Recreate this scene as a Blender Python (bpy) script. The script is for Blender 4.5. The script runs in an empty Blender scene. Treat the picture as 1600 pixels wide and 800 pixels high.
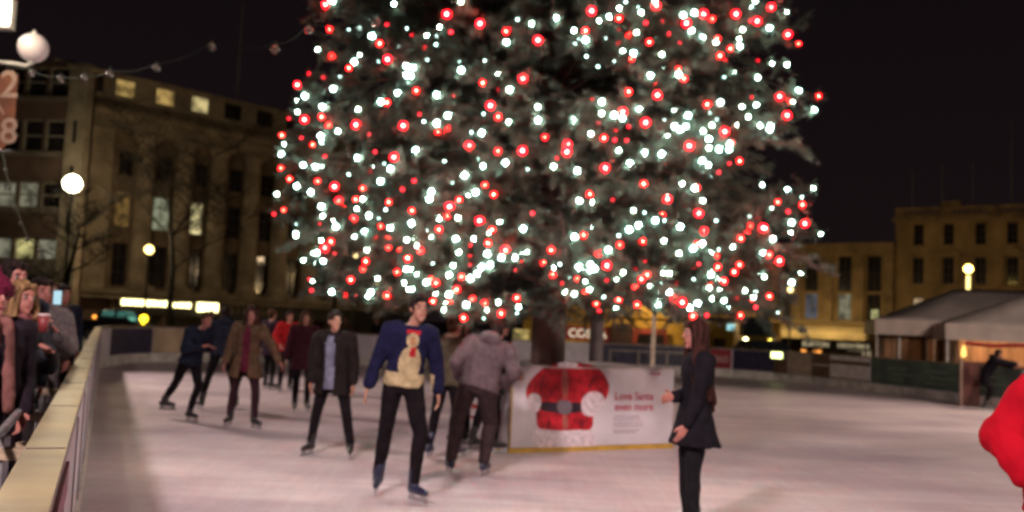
import bpy, bmesh, math, random
import numpy as np
from mathutils import Vector, Matrix, noise
R = math.radians
random.seed(7)
sc = bpy.context.scene
col = sc.collection

# ------------------------------------------------------------------ camera, world, exposure
CAM_H = 1.65
FPX = 1450.0
PITCH, ROLL = R(4.15), R(2.5)
cd = bpy.data.cameras.new('camera')
cam = bpy.data.objects.new('camera', cd); col.objects.link(cam)
cd.sensor_width = 36.0
cd.lens = FPX / 1600 * 36.0
cd.clip_start = 0.05; cd.clip_end = 2000
cam.matrix_world = (Matrix.Translation((0, 0, CAM_H)) @ Matrix.Rotation(PITCH, 4, 'X')
                    @ Matrix.Rotation(R(90), 4, 'X') @ Matrix.Rotation(ROLL, 4, 'Z'))
cd.dof.use_dof = True
cd.dof.focus_distance = 3.2
cd.dof.aperture_fstop = 2.2
sc.camera = cam
sc.render.resolution_x = 1024; sc.render.resolution_y = 512
sc.view_settings.view_transform = 'Standard'
sc.view_settings.look = 'None'
sc.view_settings.exposure = 0.0
sc.view_settings.gamma = 1.0
sc.view_settings.use_curve_mapping = False
sc.render.engine = 'CYCLES'
sc.cycles.use_denoising = True
sc.cycles.max_bounces = 4
sc.cycles.diffuse_bounces = 2
sc.cycles.glossy_bounces = 2
sc.cycles.transmission_bounces = 3
sc.cycles.volume_bounces = 0
sc.cycles.sample_clamp_indirect = 3.0
sc.cycles.caustics_reflective = False
sc.cycles.caustics_refractive = False
sc.cycles.filter_width = 2.6

W = bpy.data.worlds.new('World'); sc.world = W; W.use_nodes = True
nt = W.node_tree; nt.nodes.clear()
wo = nt.nodes.new('ShaderNodeOutputWorld'); bg = nt.nodes.new('ShaderNodeBackground')
tc = nt.nodes.new('ShaderNodeTexCoord'); sp = nt.nodes.new('ShaderNodeSeparateXYZ')
cr = nt.nodes.new('ShaderNodeValToRGB')       # night sky: city glow low down, purple black above
cr.color_ramp.elements[0].position = 0.0; cr.color_ramp.elements[0].color = (0.009, 0.0055, 0.006, 1)
cr.color_ramp.elements[1].position = 0.6; cr.color_ramp.elements[1].color = (0.003, 0.002, 0.003, 1)
nt.links.new(tc.outputs['Generated'], sp.inputs[0]); nt.links.new(sp.outputs['Z'], cr.inputs[0])
sk = nt.nodes.new('ShaderNodeTexSky'); sk.sky_type = 'NISHITA'; sk.sun_disc = False
sk.sun_elevation = R(-8); sk.sun_rotation = R(200)
mixs = nt.nodes.new('ShaderNodeMixRGB'); mixs.blend_type = 'ADD'; mixs.inputs[0].default_value = 0.05
nt.links.new(cr.outputs[0], mixs.inputs[1]); nt.links.new(sk.outputs[0], mixs.inputs[2])
nt.links.new(mixs.outputs[0], bg.inputs[0]); bg.inputs[1].default_value = 1.0
nt.links.new(bg.outputs[0], wo.inputs[0])

def lamp(name, loc, power, color, radius=0.1, typ='POINT', target=None, spot=None):
    l = bpy.data.lights.new(name, typ); l.energy = power; l.color = color
    if typ in ('POINT', 'SPOT'): l.shadow_soft_size = radius
    if spot: l.spot_size = R(spot); l.spot_blend = 0.6
    o = bpy.data.objects.new(name, l); col.objects.link(o); o.location = loc
    if target is not None:
        o.rotation_euler = (Vector(target) - Vector(loc)).to_track_quat('-Z', 'Y').to_euler()
    return o
# unseen rink floodlights inferred from the lit ice, no masts built; added fill follows
lamp('unseen_floodlight', (-3.4, -2.0, 7.5), 6400, (1.0, 0.80, 0.80), 0.5, 'SPOT', (0.0, 6.8, 0), 62)
lamp('unseen_floodlight', (9.0, -2.0, 8.0), 3700, (1.0, 0.82, 0.72), 0.5, 'SPOT', (5.5, 8, 0), 68)
lamp('unseen_floodlight', (-13.5, 21.0, 8.5), 4800, (1.0, 0.82, 0.72), 0.5, 'SPOT', (-6.0, 18, 0), 78)
lamp('unseen_floodlight', (16.5, 20.0, 8.5), 4600, (1.0, 0.80, 0.64), 0.5, 'SPOT', (7.5, 19, 0), 88)
lamp('unseen_floodlight', (14.0, 4.0, 8.5), 6500, (1.0, 0.82, 0.68), 0.5, 'SPOT', (10.8, 26, 0), 42)  # added to brighten the boards on the far right
lamp('unseen_floodlight', (-8.5, 4.0, 8.5), 3200, (1.0, 0.82, 0.72), 0.5, 'SPOT', (-8.0, 26, 0), 46)  # added to brighten the boards at the far left end
lamp('unseen_floodlight', (15.5, 19.0, 8.6), 950, (1.0, 0.80, 0.64), 0.5, 'SPOT', (17.5, 32, 1), 62)  # added to brighten the marquee roofs

# ------------------------------------------------------------------ where a point of the view lies in the place
def ray(px, py):
    x = px - 800; y = 400 - py
    c, s = math.cos(ROLL), math.sin(ROLL)
    u = (x*c - y*s)/FPX; v = (x*s + y*c)/FPX
    return Vector((u, math.cos(PITCH) - v*math.sin(PITCH), math.sin(PITCH) + v*math.cos(PITCH)))
O = Vector((0, 0, CAM_H))
def gz(px, py, z=0.0):
    d = ray(px, py); return O + d*((z-CAM_H)/d.z)
def gy(px, py, Y):
    d = ray(px, py); return O + d*(Y/d.y)

# ------------------------------------------------------------------ materials
MATS = {}
def mat(name, c, rough=0.7, var=0.15, scale=6.0, metal=0.0, emit=None, es=1.0, bump=0.0, coords='Object', spec=0.5, stretch=None, c2=None):
    if name in MATS: return MATS[name]
    m = bpy.data.materials.new(name); m.use_nodes = True; n = m.node_tree.nodes; L = m.node_tree.links
    b = n['Principled BSDF']
    b.inputs['Roughness'].default_value = rough; b.inputs['Metallic'].default_value = metal
    b.inputs['Specular IOR Level'].default_value = spec
    t = n.new('ShaderNodeTexCoord'); mp = n.new('ShaderNodeMapping'); L.new(t.outputs[coords], mp.inputs[0])
    if stretch: mp.inputs['Scale'].default_value = stretch
    nz = n.new('ShaderNodeTexNoise'); nz.inputs['Scale'].default_value = scale; nz.inputs['Detail'].default_value = 5
    L.new(mp.outputs[0], nz.inputs[0])
    r = n.new('ShaderNodeValToRGB'); L.new(nz.outputs[0], r.inputs[0])
    lo = c2 if c2 else tuple(max(0, x*(1-var*1.6)) for x in c)
    hi = c if c2 else tuple(min(1, x*(1+var)) for x in c)
    r.color_ramp.elements[0].position = 0.32; r.color_ramp.elements[1].position = 0.68
    r.color_ramp.elements[0].color = (*lo, 1); r.color_ramp.elements[1].color = (*hi, 1)
    L.new(r.outputs[0], b.inputs['Base Color'])
    if bump:
        bp = n.new('ShaderNodeBump'); bp.inputs['Strength'].default_value = bump; bp.inputs['Distance'].default_value = 0.02
        L.new(nz.outputs[0], bp.inputs['Height']); L.new(bp.outputs[0], b.inputs['Normal'])
    if emit:
        b.inputs['Emission Color'].default_value = (*emit, 1); b.inputs['Emission Strength'].default_value = es
    MATS[name] = m
    return m
def glow(name, c, s, sample=True):
    if name in MATS: return MATS[name]
    m = bpy.data.materials.new(name); m.use_nodes = True; n = m.node_tree.nodes; L = m.node_tree.links
    n.clear(); o = n.new('ShaderNodeOutputMaterial'); e = n.new('ShaderNodeEmission')
    e.inputs[0].default_value = (*c, 1); e.inputs[1].default_value = s; L.new(e.outputs[0], o.inputs[0])
    m.cycles.emission_sampling = 'FRONT_BACK' if sample else 'NONE'
    MATS[name] = m
    return m
def lit_window(name, c, s):
    """a lit window: curtain folds and fittings make the light uneven"""
    if name in MATS: return MATS[name]
    m = bpy.data.materials.new(name); m.use_nodes = True; n = m.node_tree.nodes; L = m.node_tree.links
    n.clear(); o = n.new('ShaderNodeOutputMaterial'); e = n.new('ShaderNodeEmission')
    t = n.new('ShaderNodeTexCoord'); nz = n.new('ShaderNodeTexNoise'); nz.inputs['Scale'].default_value = 1.6; nz.inputs['Detail'].default_value = 3
    L.new(t.outputs['Object'], nz.inputs[0])
    r = n.new('ShaderNodeValToRGB'); L.new(nz.outputs[0], r.inputs[0])
    r.color_ramp.elements[0].position = 0.35; r.color_ramp.elements[1].position = 0.6
    r.color_ramp.elements[0].color = (*(x*0.25 for x in c), 1); r.color_ramp.elements[1].color = (*c, 1)
    L.new(r.outputs[0], e.inputs[0]); e.inputs[1].default_value = s; L.new(e.outputs[0], o.inputs[0])
    MATS[name] = m
    return m

# ------------------------------------------------------------------ mesh builder
class MB:
    def __init__(s): s.v = []; s.f = []; s.m = []; s.mi = 0
    def add(s, vs, fs):
        k = len(s.v); s.v += [tuple(p) for p in vs]
        for f in fs: s.f.append(tuple(i+k for i in f)); s.m.append(s.mi)
        return s
    def box(s, x0, x1, y0, y1, z0, z1):
        vs = [(x, y, z) for z in (z0, z1) for y in (y0, y1) for x in (x0, x1)]
        return s.add(vs, [(0,2,3,1), (4,5,7,6), (0,1,5,4), (2,6,7,3), (0,4,6,2), (1,3,7,5)])
    def ring_loft(s, rings, caps=True):
        n = len(rings[0]); vs = [p for r in rings for p in r]; fs = []
        for i in range(len(rings)-1):
            for j in range(n):
                a = i*n+j; b = i*n+(j+1) % n
                fs.append((a, b, b+n, a+n))
        if caps:
            fs.append(tuple(range(n))[::-1]); fs.append(tuple(range((len(rings)-1)*n, len(rings)*n)))
        return s.add(vs, fs)
    def tube(s, pts, r, n=8, caps=True):
        pts = [Vector(p) for p in pts]
        rs = r if isinstance(r, (list, tuple)) else [r]*len(pts)
        rings = []; up = Vector((0, 0, 1))
        u = None
        for i, p in enumerate(pts):
            d = (pts[min(i+1, len(pts)-1)] - pts[max(i-1, 0)])
            if d.length < 1e-9: d = Vector((0, 0, 1))
            d.normalize()
            if u is None:
                u = d.cross(up if abs(d.z) < 0.9 else Vector((1, 0, 0))).normalized()
            else:
                u = (u - d*u.dot(d))
                u = u.normalized() if u.length > 1e-6 else d.orthogonal().normalized()
            w = d.cross(u)
            rings.append([p + (u*math.cos(t) + w*math.sin(t))*rs[i] for t in (2*math.pi*k/n for k in range(n))])
        return s.ring_loft(rings, caps)
    def lathe(s, prof, c=(0, 0, 0), n=16):
        c = Vector(c)
        rings = [[c + Vector((r*math.cos(t), r*math.sin(t), z)) for t in (2*math.pi*k/n for k in range(n))] for r, z in prof]
        return s.ring_loft(rings)
    def ball(s, c, r, n=12, m=8, u=None, v=None, w=None):
        c = Vector(c); rr = (r, r, r) if not isinstance(r, (tuple, list)) else r
        U = Vector(u or (1, 0, 0)); V = Vector(v or (0, 1, 0)); Wv = Vector(w or (0, 0, 1))
        rings = []
        for i in range(m+1):
            ph = math.pi*(0.02 + 0.96*i/m); z = -math.cos(ph); q = math.sin(ph)
            rings.append([c + U*rr[0]*q*math.cos(t) + V*rr[1]*q*math.sin(t) + Wv*rr[2]*z for t in (2*math.pi*k/n for k in range(n))])
        return s.ring_loft(rings)
    def cap(s, p0, r0, p1, r1, n=10):
        """tapered capsule, closed"""
        p0 = Vector(p0); p1 = Vector(p1); d = p1-p0; L = max(d.length, 1e-6); d = d/L
        u = d.orthogonal().normalized(); w = d.cross(u); rings = []
        for a in (-80, -50, -22):
            rings.append((p0 + d*r0*math.sin(R(a)), r0*math.cos(R(a))))
        rings.append((p0, r0)); rings.append((p1, r1))
        for a in (22, 50, 80):
            rings.append((p1 + d*r1*math.sin(R(a)), r1*math.cos(R(a))))
        return s.ring_loft([[c + (u*math.cos(t)+w*math.sin(t))*q for t in (2*math.pi*k/n for k in range(n))] for c, q in rings])
    def prism(s, poly, f0, f1):
        """poly: list of 2d points; f0/f1: functions 2d -> 3d for the two faces"""
        n = len(poly); vs = [f0(p) for p in poly] + [f1(p) for p in poly]
        fs = [tuple(range(n)), tuple(range(2*n-1, n-1, -1))]
        for i in range(n): j = (i+1) % n; fs.append((i, i+n, j+n, j))
        return s.add(vs, fs)
    def build(s, name, mats, parent=None, smooth=False, loc=None):
        me = bpy.data.meshes.new(name); me.from_pydata(s.v, [], s.f)
        mats = mats if isinstance(mats, (list, tuple)) else [mats]
        for m in mats: me.materials.append(m)
        if len(mats) > 1: me.polygons.foreach_set('material_index', s.m)
        bm = bmesh.new(); bm.from_mesh(me); bmesh.ops.recalc_face_normals(bm, faces=bm.faces); bm.to_mesh(me); bm.free()
        if smooth: me.polygons.foreach_set('use_smooth', [True]*len(me.polygons))
        o = bpy.data.objects.new(name, me); col.objects.link(o)
        if parent: o.parent = parent
        if loc is not None: o.location = loc
        return o
def thing(name, label, cat, loc=(0, 0, 0), rz=0.0, group=None):
    o = bpy.data.objects.new(name, None); col.objects.link(o); o.empty_display_size = 0.2
    o.location = loc; o.rotation_euler = (0, 0, rz); o['label'] = label; o['category'] = cat
    if group: o['group'] = group
    return o
def tag(o, label, cat=None, group=None, kind=None):
    if label: o['label'] = label
    if cat: o['category'] = cat
    if group: o['group'] = group
    if kind: o['kind'] = kind
    return o
def local(o, p):
    return Matrix.Rotation(-o.rotation_euler.z, 4, 'Z') @ (Vector(p) - o.location)
def text(name, s, size, m, parent, loc, rot, depth=0.004, sx=1.0, align='LEFT'):
    c = bpy.data.curves.new('t', 'FONT'); c.body = s; c.size = size; c.extrude = depth; c.align_x = align; c.offset = size*0.012
    t = bpy.data.objects.new('t', c); col.objects.link(t)
    dg = bpy.context.evaluated_depsgraph_get(); me = bpy.data.meshes.new_from_object(t.evaluated_get(dg))
    bpy.data.objects.remove(t); me.materials.clear(); me.materials.append(m)
    o = bpy.data.objects.new(name, me); col.objects.link(o); o.parent = parent
    o.location = loc; o.rotation_euler = rot; o.scale = (sx, 1, 1)
    return o

# ------------------------------------------------------------------ ground and ice
def ground_mat():
    m = mat('paving', (0.13, 0.11, 0.10), 0.6, 0.25, 0.8, bump=0.2)
    return m
b = MB(); b.box(-600, 600, -300, 900, -0.4, -0.06); tag(b.build('ground', ground_mat()), None, kind='structure')

DIR = Vector((-0.397, 0.918, 0))            # the long left side of the rink
def offset(poly, d):
    out = []
    for i, p in enumerate(poly):
        a = poly[max(i-1, 0)]; c = poly[min(i+1, len(poly)-1)]
        t = Vector((c[0]-a[0], c[1]-a[1])).normalized(); n = Vector((-t.y, t.x))
        out.append((p[0]+n.x*d, p[1]+n.y*d))
    return out
def lx(Y): return -0.432*Y - 0.115
left_line = [(lx(Y), Y) for Y in (-4, -2.5, -1, 0.6, 2.1, 3.6, 5.1, 6.6, 8.1, 9.6, 11.2, 12.8, 14.4, 16, 17.6, 19.2, 20.8, 22.4, 24.0)]
corner1 = [(-10.85, 25.5), (-11.0, 26.9), (-10.75, 28.1), (-10.1, 29.1), (-9.1, 29.8)]
back_line = [(-7.4, 30.6), (-5.6, 31.3), (-3.8, 32.0), (-2.0, 32.7), (-0.2, 33.4), (1.6, 34.0), (3.4, 34.6), (5.2, 35.1), (6.9, 35.2)]
corner2 = [(8.4, 34.7), (9.6, 33.6), (10.5, 32.1)]
right_line = [(11.1, 30.4), (11.6, 28.6), (12.0, 26.9), (12.4, 25.1), (12.8, 23.2), (13.3, 21.2), (13.9, 19.0), (14.6, 16.6), (15.4, 14.0), (16.2, 11.4), (17.0, 8.8), (17.8, 6.0)]
rim = left_line + corner1 + back_line + corner2 + right_line + [(18, -4)]

m = bpy.data.materials.new('ice'); m.use_nodes = True; n = m.node_tree.nodes; L = m.node_tree.links
pb = n['Principled BSDF']; pb.inputs['Specular IOR Level'].default_value = 0.35
t = n.new('ShaderNodeTexCoord')
def nz(scale, detail, st, rot=0.0, rough=0.55):
    mp = n.new('ShaderNodeMapping'); mp.inputs['Scale'].default_value = st; mp.inputs['Rotation'].default_value = (0, 0, rot)
    L.new(t.outputs['Object'], mp.inputs[0]); q = n.new('ShaderNodeTexNoise'); q.inputs['Scale'].default_value = scale
    q.inputs['Detail'].default_value = detail; q.inputs['Roughness'].default_value = rough; L.new(mp.outputs[0], q.inputs[0]); return q
def ramp(src, a, b_, ca, cb):
    r = n.new('ShaderNodeValToRGB'); r.color_ramp.elements[0].position = a; r.color_ramp.elements[1].position = b_
    r.color_ramp.elements[0].color = (*ca, 1); r.color_ramp.elements[1].color = (*cb, 1); L.new(src.outputs[0], r.inputs[0]); return r
def mul(a, b_, f=1.0, typ='MULTIPLY'):
    x = n.new('ShaderNodeMixRGB'); x.blend_type = typ; x.inputs[0].default_value = f; L.new(a.outputs[0], x.inputs[1]); L.new(b_.outputs[0], x.inputs[2]); return x
big = ramp(nz(0.32, 4, (1, 1.8, 1)), 0.35, 0.66, (0.52, 0.43, 0.47), (0.73, 0.62, 0.62))     # worn and fresh patches
st1 = ramp(nz(1.2, 6, (0.35, 5, 1), 0.25), 0.36, 0.62, (0.72, 0.66, 0.72), (1, 1, 1))          # long skate tracks
st2 = ramp(nz(1.5, 6, (6, 0.5, 1), 0.5), 0.38, 0.6, (0.84, 0.82, 0.84), (1, 1, 1))
fine = ramp(nz(22, 4, (1, 1, 1)), 0.3, 0.7, (0.80, 0.78, 0.80), (1, 1, 1))
c = mul(mul(mul(big, st1, 0.55), st2, 0.5), fine, 0.8)
L.new(c.outputs[0], pb.inputs['Base Color'])
rg = ramp(nz(0.5, 4, (1, 2, 1)), 0.35, 0.65, (0.34,)*3, (0.6,)*3); L.new(rg.outputs[0], pb.inputs['Roughness'])
bp = n.new('ShaderNodeBump'); bp.inputs['Strength'].default_value = 0.35; bp.inputs['Distance'].default_value = 0.01
L.new(nz(9, 6, (0.6, 4, 1), 0.3).outputs[0], bp.inputs['Height']); L.new(bp.outputs[0], pb.inputs['Normal'])
MATS['ice'] = m
b = MB(); b.prism(rim, lambda p: (p[0], p[1], 0.0), lambda p: (p[0], p[1], -0.05)); tag(b.build('ice', m), None, kind='structure')
# ------------------------------------------------------------------ rink barriers
BH = 1.10
white_board = mat('board_white', (0.62, 0.56, 0.62), 0.45, 0.1, 2.5, bump=0.05)
rail_mat = mat('rail_worn', (0.24, 0.165, 0.08), 0.32, 0.3, 2.6, bump=0.4, c2=(0.085, 0.05, 0.03))
kick_mat = mat('kick_plate', (0.62, 0.58, 0.54), 0.5, 0.2, 3.0)
steel = mat('galvanised_steel', (0.42, 0.40, 0.40), 0.4, 0.25, 9.0, metal=0.6)
dark_joint = mat('joint_dark', (0.10, 0.08, 0.09), 0.6)
timber = mat('timber', (0.40, 0.30, 0.20), 0.7, 0.3, 4.0, stretch=(1, 1, 8), bump=0.3)

def seg_frame(p, q):
    p = Vector((p[0], p[1], 0)); q = Vector((q[0], q[1], 0)); d = (q-p); L_ = d.length; d /= L_
    nrm = Vector((d.y, -d.x, 0))     # towards the ice (right of the direction of travel)
    return p, d, nrm, L_
def slab(b, p, d, nrm, u0, u1, n0, n1, z0, z1):
    vs = [p + d*u + nrm*w + Vector((0, 0, z)) for z in (z0, z1) for w in (n0, n1) for u in (u0, u1)]
    b.add(vs, [(0,2,3,1), (4,5,7,6), (0,1,5,4), (2,6,7,3), (0,4,6,2), (1,3,7,5)])
def strip(b, line, n0, n1, z0, z1):
    """one continuous ribbon of rectangular section along a polyline"""
    rings = []
    for i, p in enumerate(line):
        a = line[max(i-1, 0)]; c = line[min(i+1, len(line)-1)]
        t_ = Vector((c[0]-a[0], c[1]-a[1], 0)).normalized(); nn = Vector((t_.y, -t_.x, 0)); q = Vector((p[0], p[1], 0))
        rings.append([q+nn*n0+Vector((0, 0, z0)), q+nn*n1+Vector((0, 0, z0)), q+nn*n1+Vector((0, 0, z1)), q+nn*n0+Vector((0, 0, z1))])
    b.ring_loft(rings)
def barrier(name, label, line, rail_w=0.145, board=None, railm=None):
    root = thing(name, label, 'rink barrier', (line[0][0], line[0][1], 0))
    off = Vector((-line[0][0], -line[0][1]))
    ln = [(p[0]+off.x, p[1]+off.y) for p in line]
    b = MB(); strip(b, ln, -0.045, -0.005, 0.0, BH-0.055); b.build('board', board or white_board, root)
    b = MB(); strip(b, ln, -0.002, 0.022, 0.012, 0.27); b.build('kick_plate', kick_mat, root)
    b = MB(); strip(b, ln, -rail_w, 0.0, BH-0.05, BH); b.build('top_rail', railm or rail_mat, root)
    for i in range(len(ln)-1):
        b = MB(); b2 = MB()
        p, d, nr, L_ = seg_frame(ln[i], ln[i+1])
        slab(b, p, d, nr, -0.012, 0.012, -0.001, 0.006, 0.29, BH-0.06)         # joint between boards
        slab(b, p, d, nr, -0.004, 0.004, -rail_w+0.004, -0.004, BH, BH+0.0025)
        slab(b2, p, d, nr, -0.03, 0.03, -0.11, -0.05, 0, BH-0.06)
        slab(b2, p, d, nr, -0.02, 0.02, -0.42, -0.112, 0.0, 0.05)
        b.build('board_joint', dark_joint, root); b2.build('support_post', steel, root)
    return root, off
bl, offl = barrier('rink_barrier', 'long white barrier beside the spectators with worn gold-brown top rail', left_line + corner1)
# lower coloured edge of the near board and a clear lip
b = MB(); strip(b, [(p[0]+offl.x, p[1]+offl.y) for p in left_line[:6]], 0.001, 0.014, BH-0.16, BH-0.05)
b.build('edge_band', mat('band_maroon', (0.30, 0.05, 0.12), 0.5), bl)
bb, offb = barrier('rink_barrier', 'white barrier along the far end of the ice behind the skaters', corner1[-1:] + back_line + corner2[:1], 0.12)
br, offr = barrier('rink_barrier', 'barrier with advert boards on the far right side of the ice', corner2 + right_line, 0.12)

# advert panels fixed to the far barriers (the part of the barrier between two picture columns)
def panel_on(root, line, off, i, f0, f1, z0, z1, m, lab, name='advert_panel', proud=0.03, deco=None):
    ln = [(p[0]+off.x, p[1]+off.y) for p in line]
    p, d, nr, L_ = seg_frame(ln[i], ln[i+1])
    b = MB(); slab(b, p, d, nr, L_*f0, L_*f1, 0.006, proud, z0, z1); o = b.build(name, m, root); o['label'] = lab
    if deco:
        b = MB()
        for (a0, a1, h0, h1) in deco[1]:
            slab(b, p, d, nr, L_*(f0+(f1-f0)*a0), L_*(f0+(f1-f0)*a1), proud, proud+0.006, z0+(z1-z0)*h0, z0+(z1-z0)*h1)
        b.build('advert_print', deco[0], o)
rl = corner2 + right_line
green_ad = mat('advert_green', (0.07, 0.12, 0.09), 0.5, 0.8, 2.2, c2=(0.035, 0.05, 0.05))
navy_ad = mat('advert_navy', (0.035, 0.03, 0.07), 0.5, 0.3)
red_ad = mat('advert_red', (0.28, 0.02, 0.03), 0.5, 0.2)
brown_ad = mat('advert_brown', (0.13, 0.07, 0.04), 0.5, 0.3)
pale_ad = mat('advert_pale', (0.74, 0.68, 0.66), 0.5, 0.15)
rose = mat('advert_rose', (0.5, 0.25, 0.25), 0.5)
wr = random.Random(4)
def squiggle(k, h0=0.4, h1=0.62):
    out = []; x = 0.06
    while x < 0.92:
        w_ = wr.uniform(0.02, 0.05); out.append((x, x+w_, h0, h1*wr.uniform(0.85, 1))); x += w_+0.012
    return out
panel_on(bb, corner1[-1:] + back_line + corner2[:1], offb, 7, 0.0, 1.0, 0.32, 1.03, navy_ad, 'dark navy advert panel')
panel_on(bb, corner1[-1:] + back_line + corner2[:1], offb, 8, 0.0, 0.98, 0.32, 1.03, navy_ad, 'dark navy advert panel behind the woman')
panel_on(bb, corner1[-1:] + back_line + corner2[:1], offb, 9, 0.1, 0.95, 0.32, 1.03, red_ad, 'red advert panel', deco=(rose, squiggle(1, 0.3, 0.7)))
panel_on(br, rl, offr, 0, 0.0, 1.0, 0.32, 1.03, navy_ad, 'dark navy advert panel')
panel_on(br, rl, offr, 1, 0.0, 0.35, 0.30, 1.06, brown_ad, 'brown advert panel')
panel_on(br, rl, offr, 1, 0.37, 0.98, 0.30, 1.06, mat('advert_tan', (0.36, 0.27, 0.21), 0.5), 'tan advert panel')
panel_on(br, rl, offr, 2, 0.0, 0.5, 0.30, 1.06, brown_ad, 'brown advert panel with a pale line', deco=(pale_ad, [(0.05, 0.95, 0.5, 0.56)]))
panel_on(br, rl, offr, 2, 0.52, 1.0, 0.30, 1.06, pale_ad, 'white advert panel with a dark stripe, left half', deco=(brown_ad, [(0.0, 1.0, 0.64, 0.80), (0.0, 1.0, 0.03, 0.06)]))
panel_on(br, rl, offr, 3, 0.0, 0.62, 0.30, 1.06, pale_ad, 'white advert panel with a dark stripe, right half', deco=(brown_ad, [(0.0, 1.0, 0.64, 0.80), (0.0, 1.0, 0.03, 0.06)]))
panel_on(br, rl, offr, 3, 0.65, 1.0, 0.30, 1.06, green_ad, 'dark green advert panel')
for i in (4, 5, 6):
    panel_on(br, rl, offr, i, 0.0, 1.0, 0.30, 1.06, green_ad, 'dark green advert panel', deco=(mat('advert_sage', (0.13, 0.17, 0.12), 0.5), [(0.08, 0.6, 0.62, 0.7), (0.2, 0.75, 0.4, 0.47), (0.1, 0.5, 0.2, 0.26)]))
p_, d_, nr_, L2_ = seg_frame(*[(q[0]+offr.x, q[1]+offr.y) for q in rl[1:3]])
b = MB(); slab(b, p_, d_, nr_, 0.0, 0.55, 0.035, 0.16, 0.80, 1.06); lb = b.build('lamp_box', mat('lamp_box_grey', (0.2, 0.2, 0.2), 0.5), br)
b = MB(); slab(b, p_, d_, nr_, 0.03, 0.52, 0.162, 0.175, 0.83, 1.03); b.build('lamp_lens', glow('lamp_green_white', (0.90, 1.0, 0.35), 5), lb)
for i in (8, 9, 10, 11): panel_on(br, rl, offr, i, 0.0, 1.0, 0.30, 1.06, green_ad, 'dark green advert panel')
# far left: dark and buff panels by the corner
bk = corner1[-1:] + back_line + corner2[:1]
buff = mat('advert_buff', (0.46, 0.34, 0.23), 0.5, 0.3, 1.0)
for i in (19, 20): panel_on(bl, left_line + corner1, offl, i, 0.0, 1.0, 0.30, 1.03, navy_ad, 'dark panel in the far corner')
for i in (21, 22): panel_on(bl, left_line + corner1, offl, i, 0.05, 0.97, 0.30, 1.03, buff, 'buff panel in the far corner')
panel_on(bb, bk, offb, 0, 0.0, 0.75, 0.30, 1.03, buff, 'buff panel behind the far skaters')
panel_on(bb, bk, offb, 1, 0.0, 1.0, 0.30, 1.03, buff, 'buff panel behind the far skaters')
panel_on(bb, bk, offb, 3, 0.1, 1.0, 0.30, 1.03, buff, 'buff panel behind the far skaters')
panel_on(bb, bk, offb, 4, 0.3, 1.0, 0.30, 1.03, mat('advert_umber', (0.20, 0.13, 0.10), 0.5), 'umber panel behind the far skaters')

# spectators' handrail along the outside of the left barrier
hr = thing('handrail', 'slanting metal handrail on timber struts outside the near barrier', 'handrail', (-2.66, 4.97, 0))
pts = [Vector((-1.6, 2.0, 0.97)), Vector((-2.72, 5.1, 0.95)), Vector((-3.42, 6.75, 0.96)), Vector((-4.3, 8.7, 0.98)), Vector((-5.85, 12.0, 0.98)), Vector((-7.2, 15.0, 0.98))]
b = MB(); b.tube([p-hr.location for p in pts], 0.024); b.build('rail', steel, hr, True)
for i, p in enumerate(pts[:-1]):
    b = MB(); q = p-hr.location; b.box(q.x-0.03, q.x+0.03, q.y-0.03, q.y+0.03, -0.06, 0.92); b.build('post', steel, hr)
    b = MB(); x1 = lx(p.y)-0.15-hr.location.x
    b.box(q.x-0.02 if i else q.x, x1, q.y-0.05, q.y+0.05, 0.80, 0.86); b.build('strut', timber, hr)
for yy in (4.2, 6.0, 7.6, 9.2, 10.8):
    x0 = -1.6+(yy-2.0)*(-0.372) - hr.location.x; x1 = lx(yy)-0.15-hr.location.x
    b = MB(); b.box(x0, x1, yy-hr.location.y-0.05, yy-hr.location.y+0.05, 0.70, 0.76); b.build('strut', timber, hr)

# ------------------------------------------------------------------ the box round the foot of the tree
A = Vector((0.07, 11.98, 0)); B_ = Vector((2.37, 13.22, 0))
bd = (B_-A).normalized(); ang = math.atan2(bd.y, bd.x); BW = (B_-A).length; BD = 1.75; BZ = 1.09
box = thing('planter_box', 'white printed box around the foot of the big lit tree', 'box', A, ang)
b = MB(); b.box(0, BW, 0, BD, 0.06, BZ)
ob = b.build('cladding', mat('box_white', (0.66, 0.60, 0.64), 0.35, 0.12, 1.6, bump=0.06), box)
bv = ob.modifiers.new('b', 'BEVEL'); bv.width = 0.012; bv.segments = 2
b = MB(); b.box(-0.012, BW+0.012, -0.012, BD+0.012, 0.0, 0.058); b.build('base_strip', mat('box_yellow', (0.55, 0.33, 0.04), 0.5), box)
b = MB(); b.box(-0.006, 0.018, -0.006, 0.018, 0.06, BZ); b.build('corner_trim', mat('box_brass', (0.45, 0.30, 0.12), 0.5), box)
b = MB(); b.box(-0.01, BW+0.01, -0.01, 0.03, BZ-0.002, BZ+0.018); b.box(-0.01, BW+0.01, BD-0.03, BD+0.01, BZ-0.002, BZ+0.018)
b.box(-0.01, 0.03, 0.03, BD-0.03, BZ-0.002, BZ+0.018); b.box(BW-0.03, BW+0.01, 0.03, BD-0.03, BZ-0.002, BZ+0.018)
b.build('top_edge', mat('box_edge', (0.62, 0.52, 0.50), 0.5), box)
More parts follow.
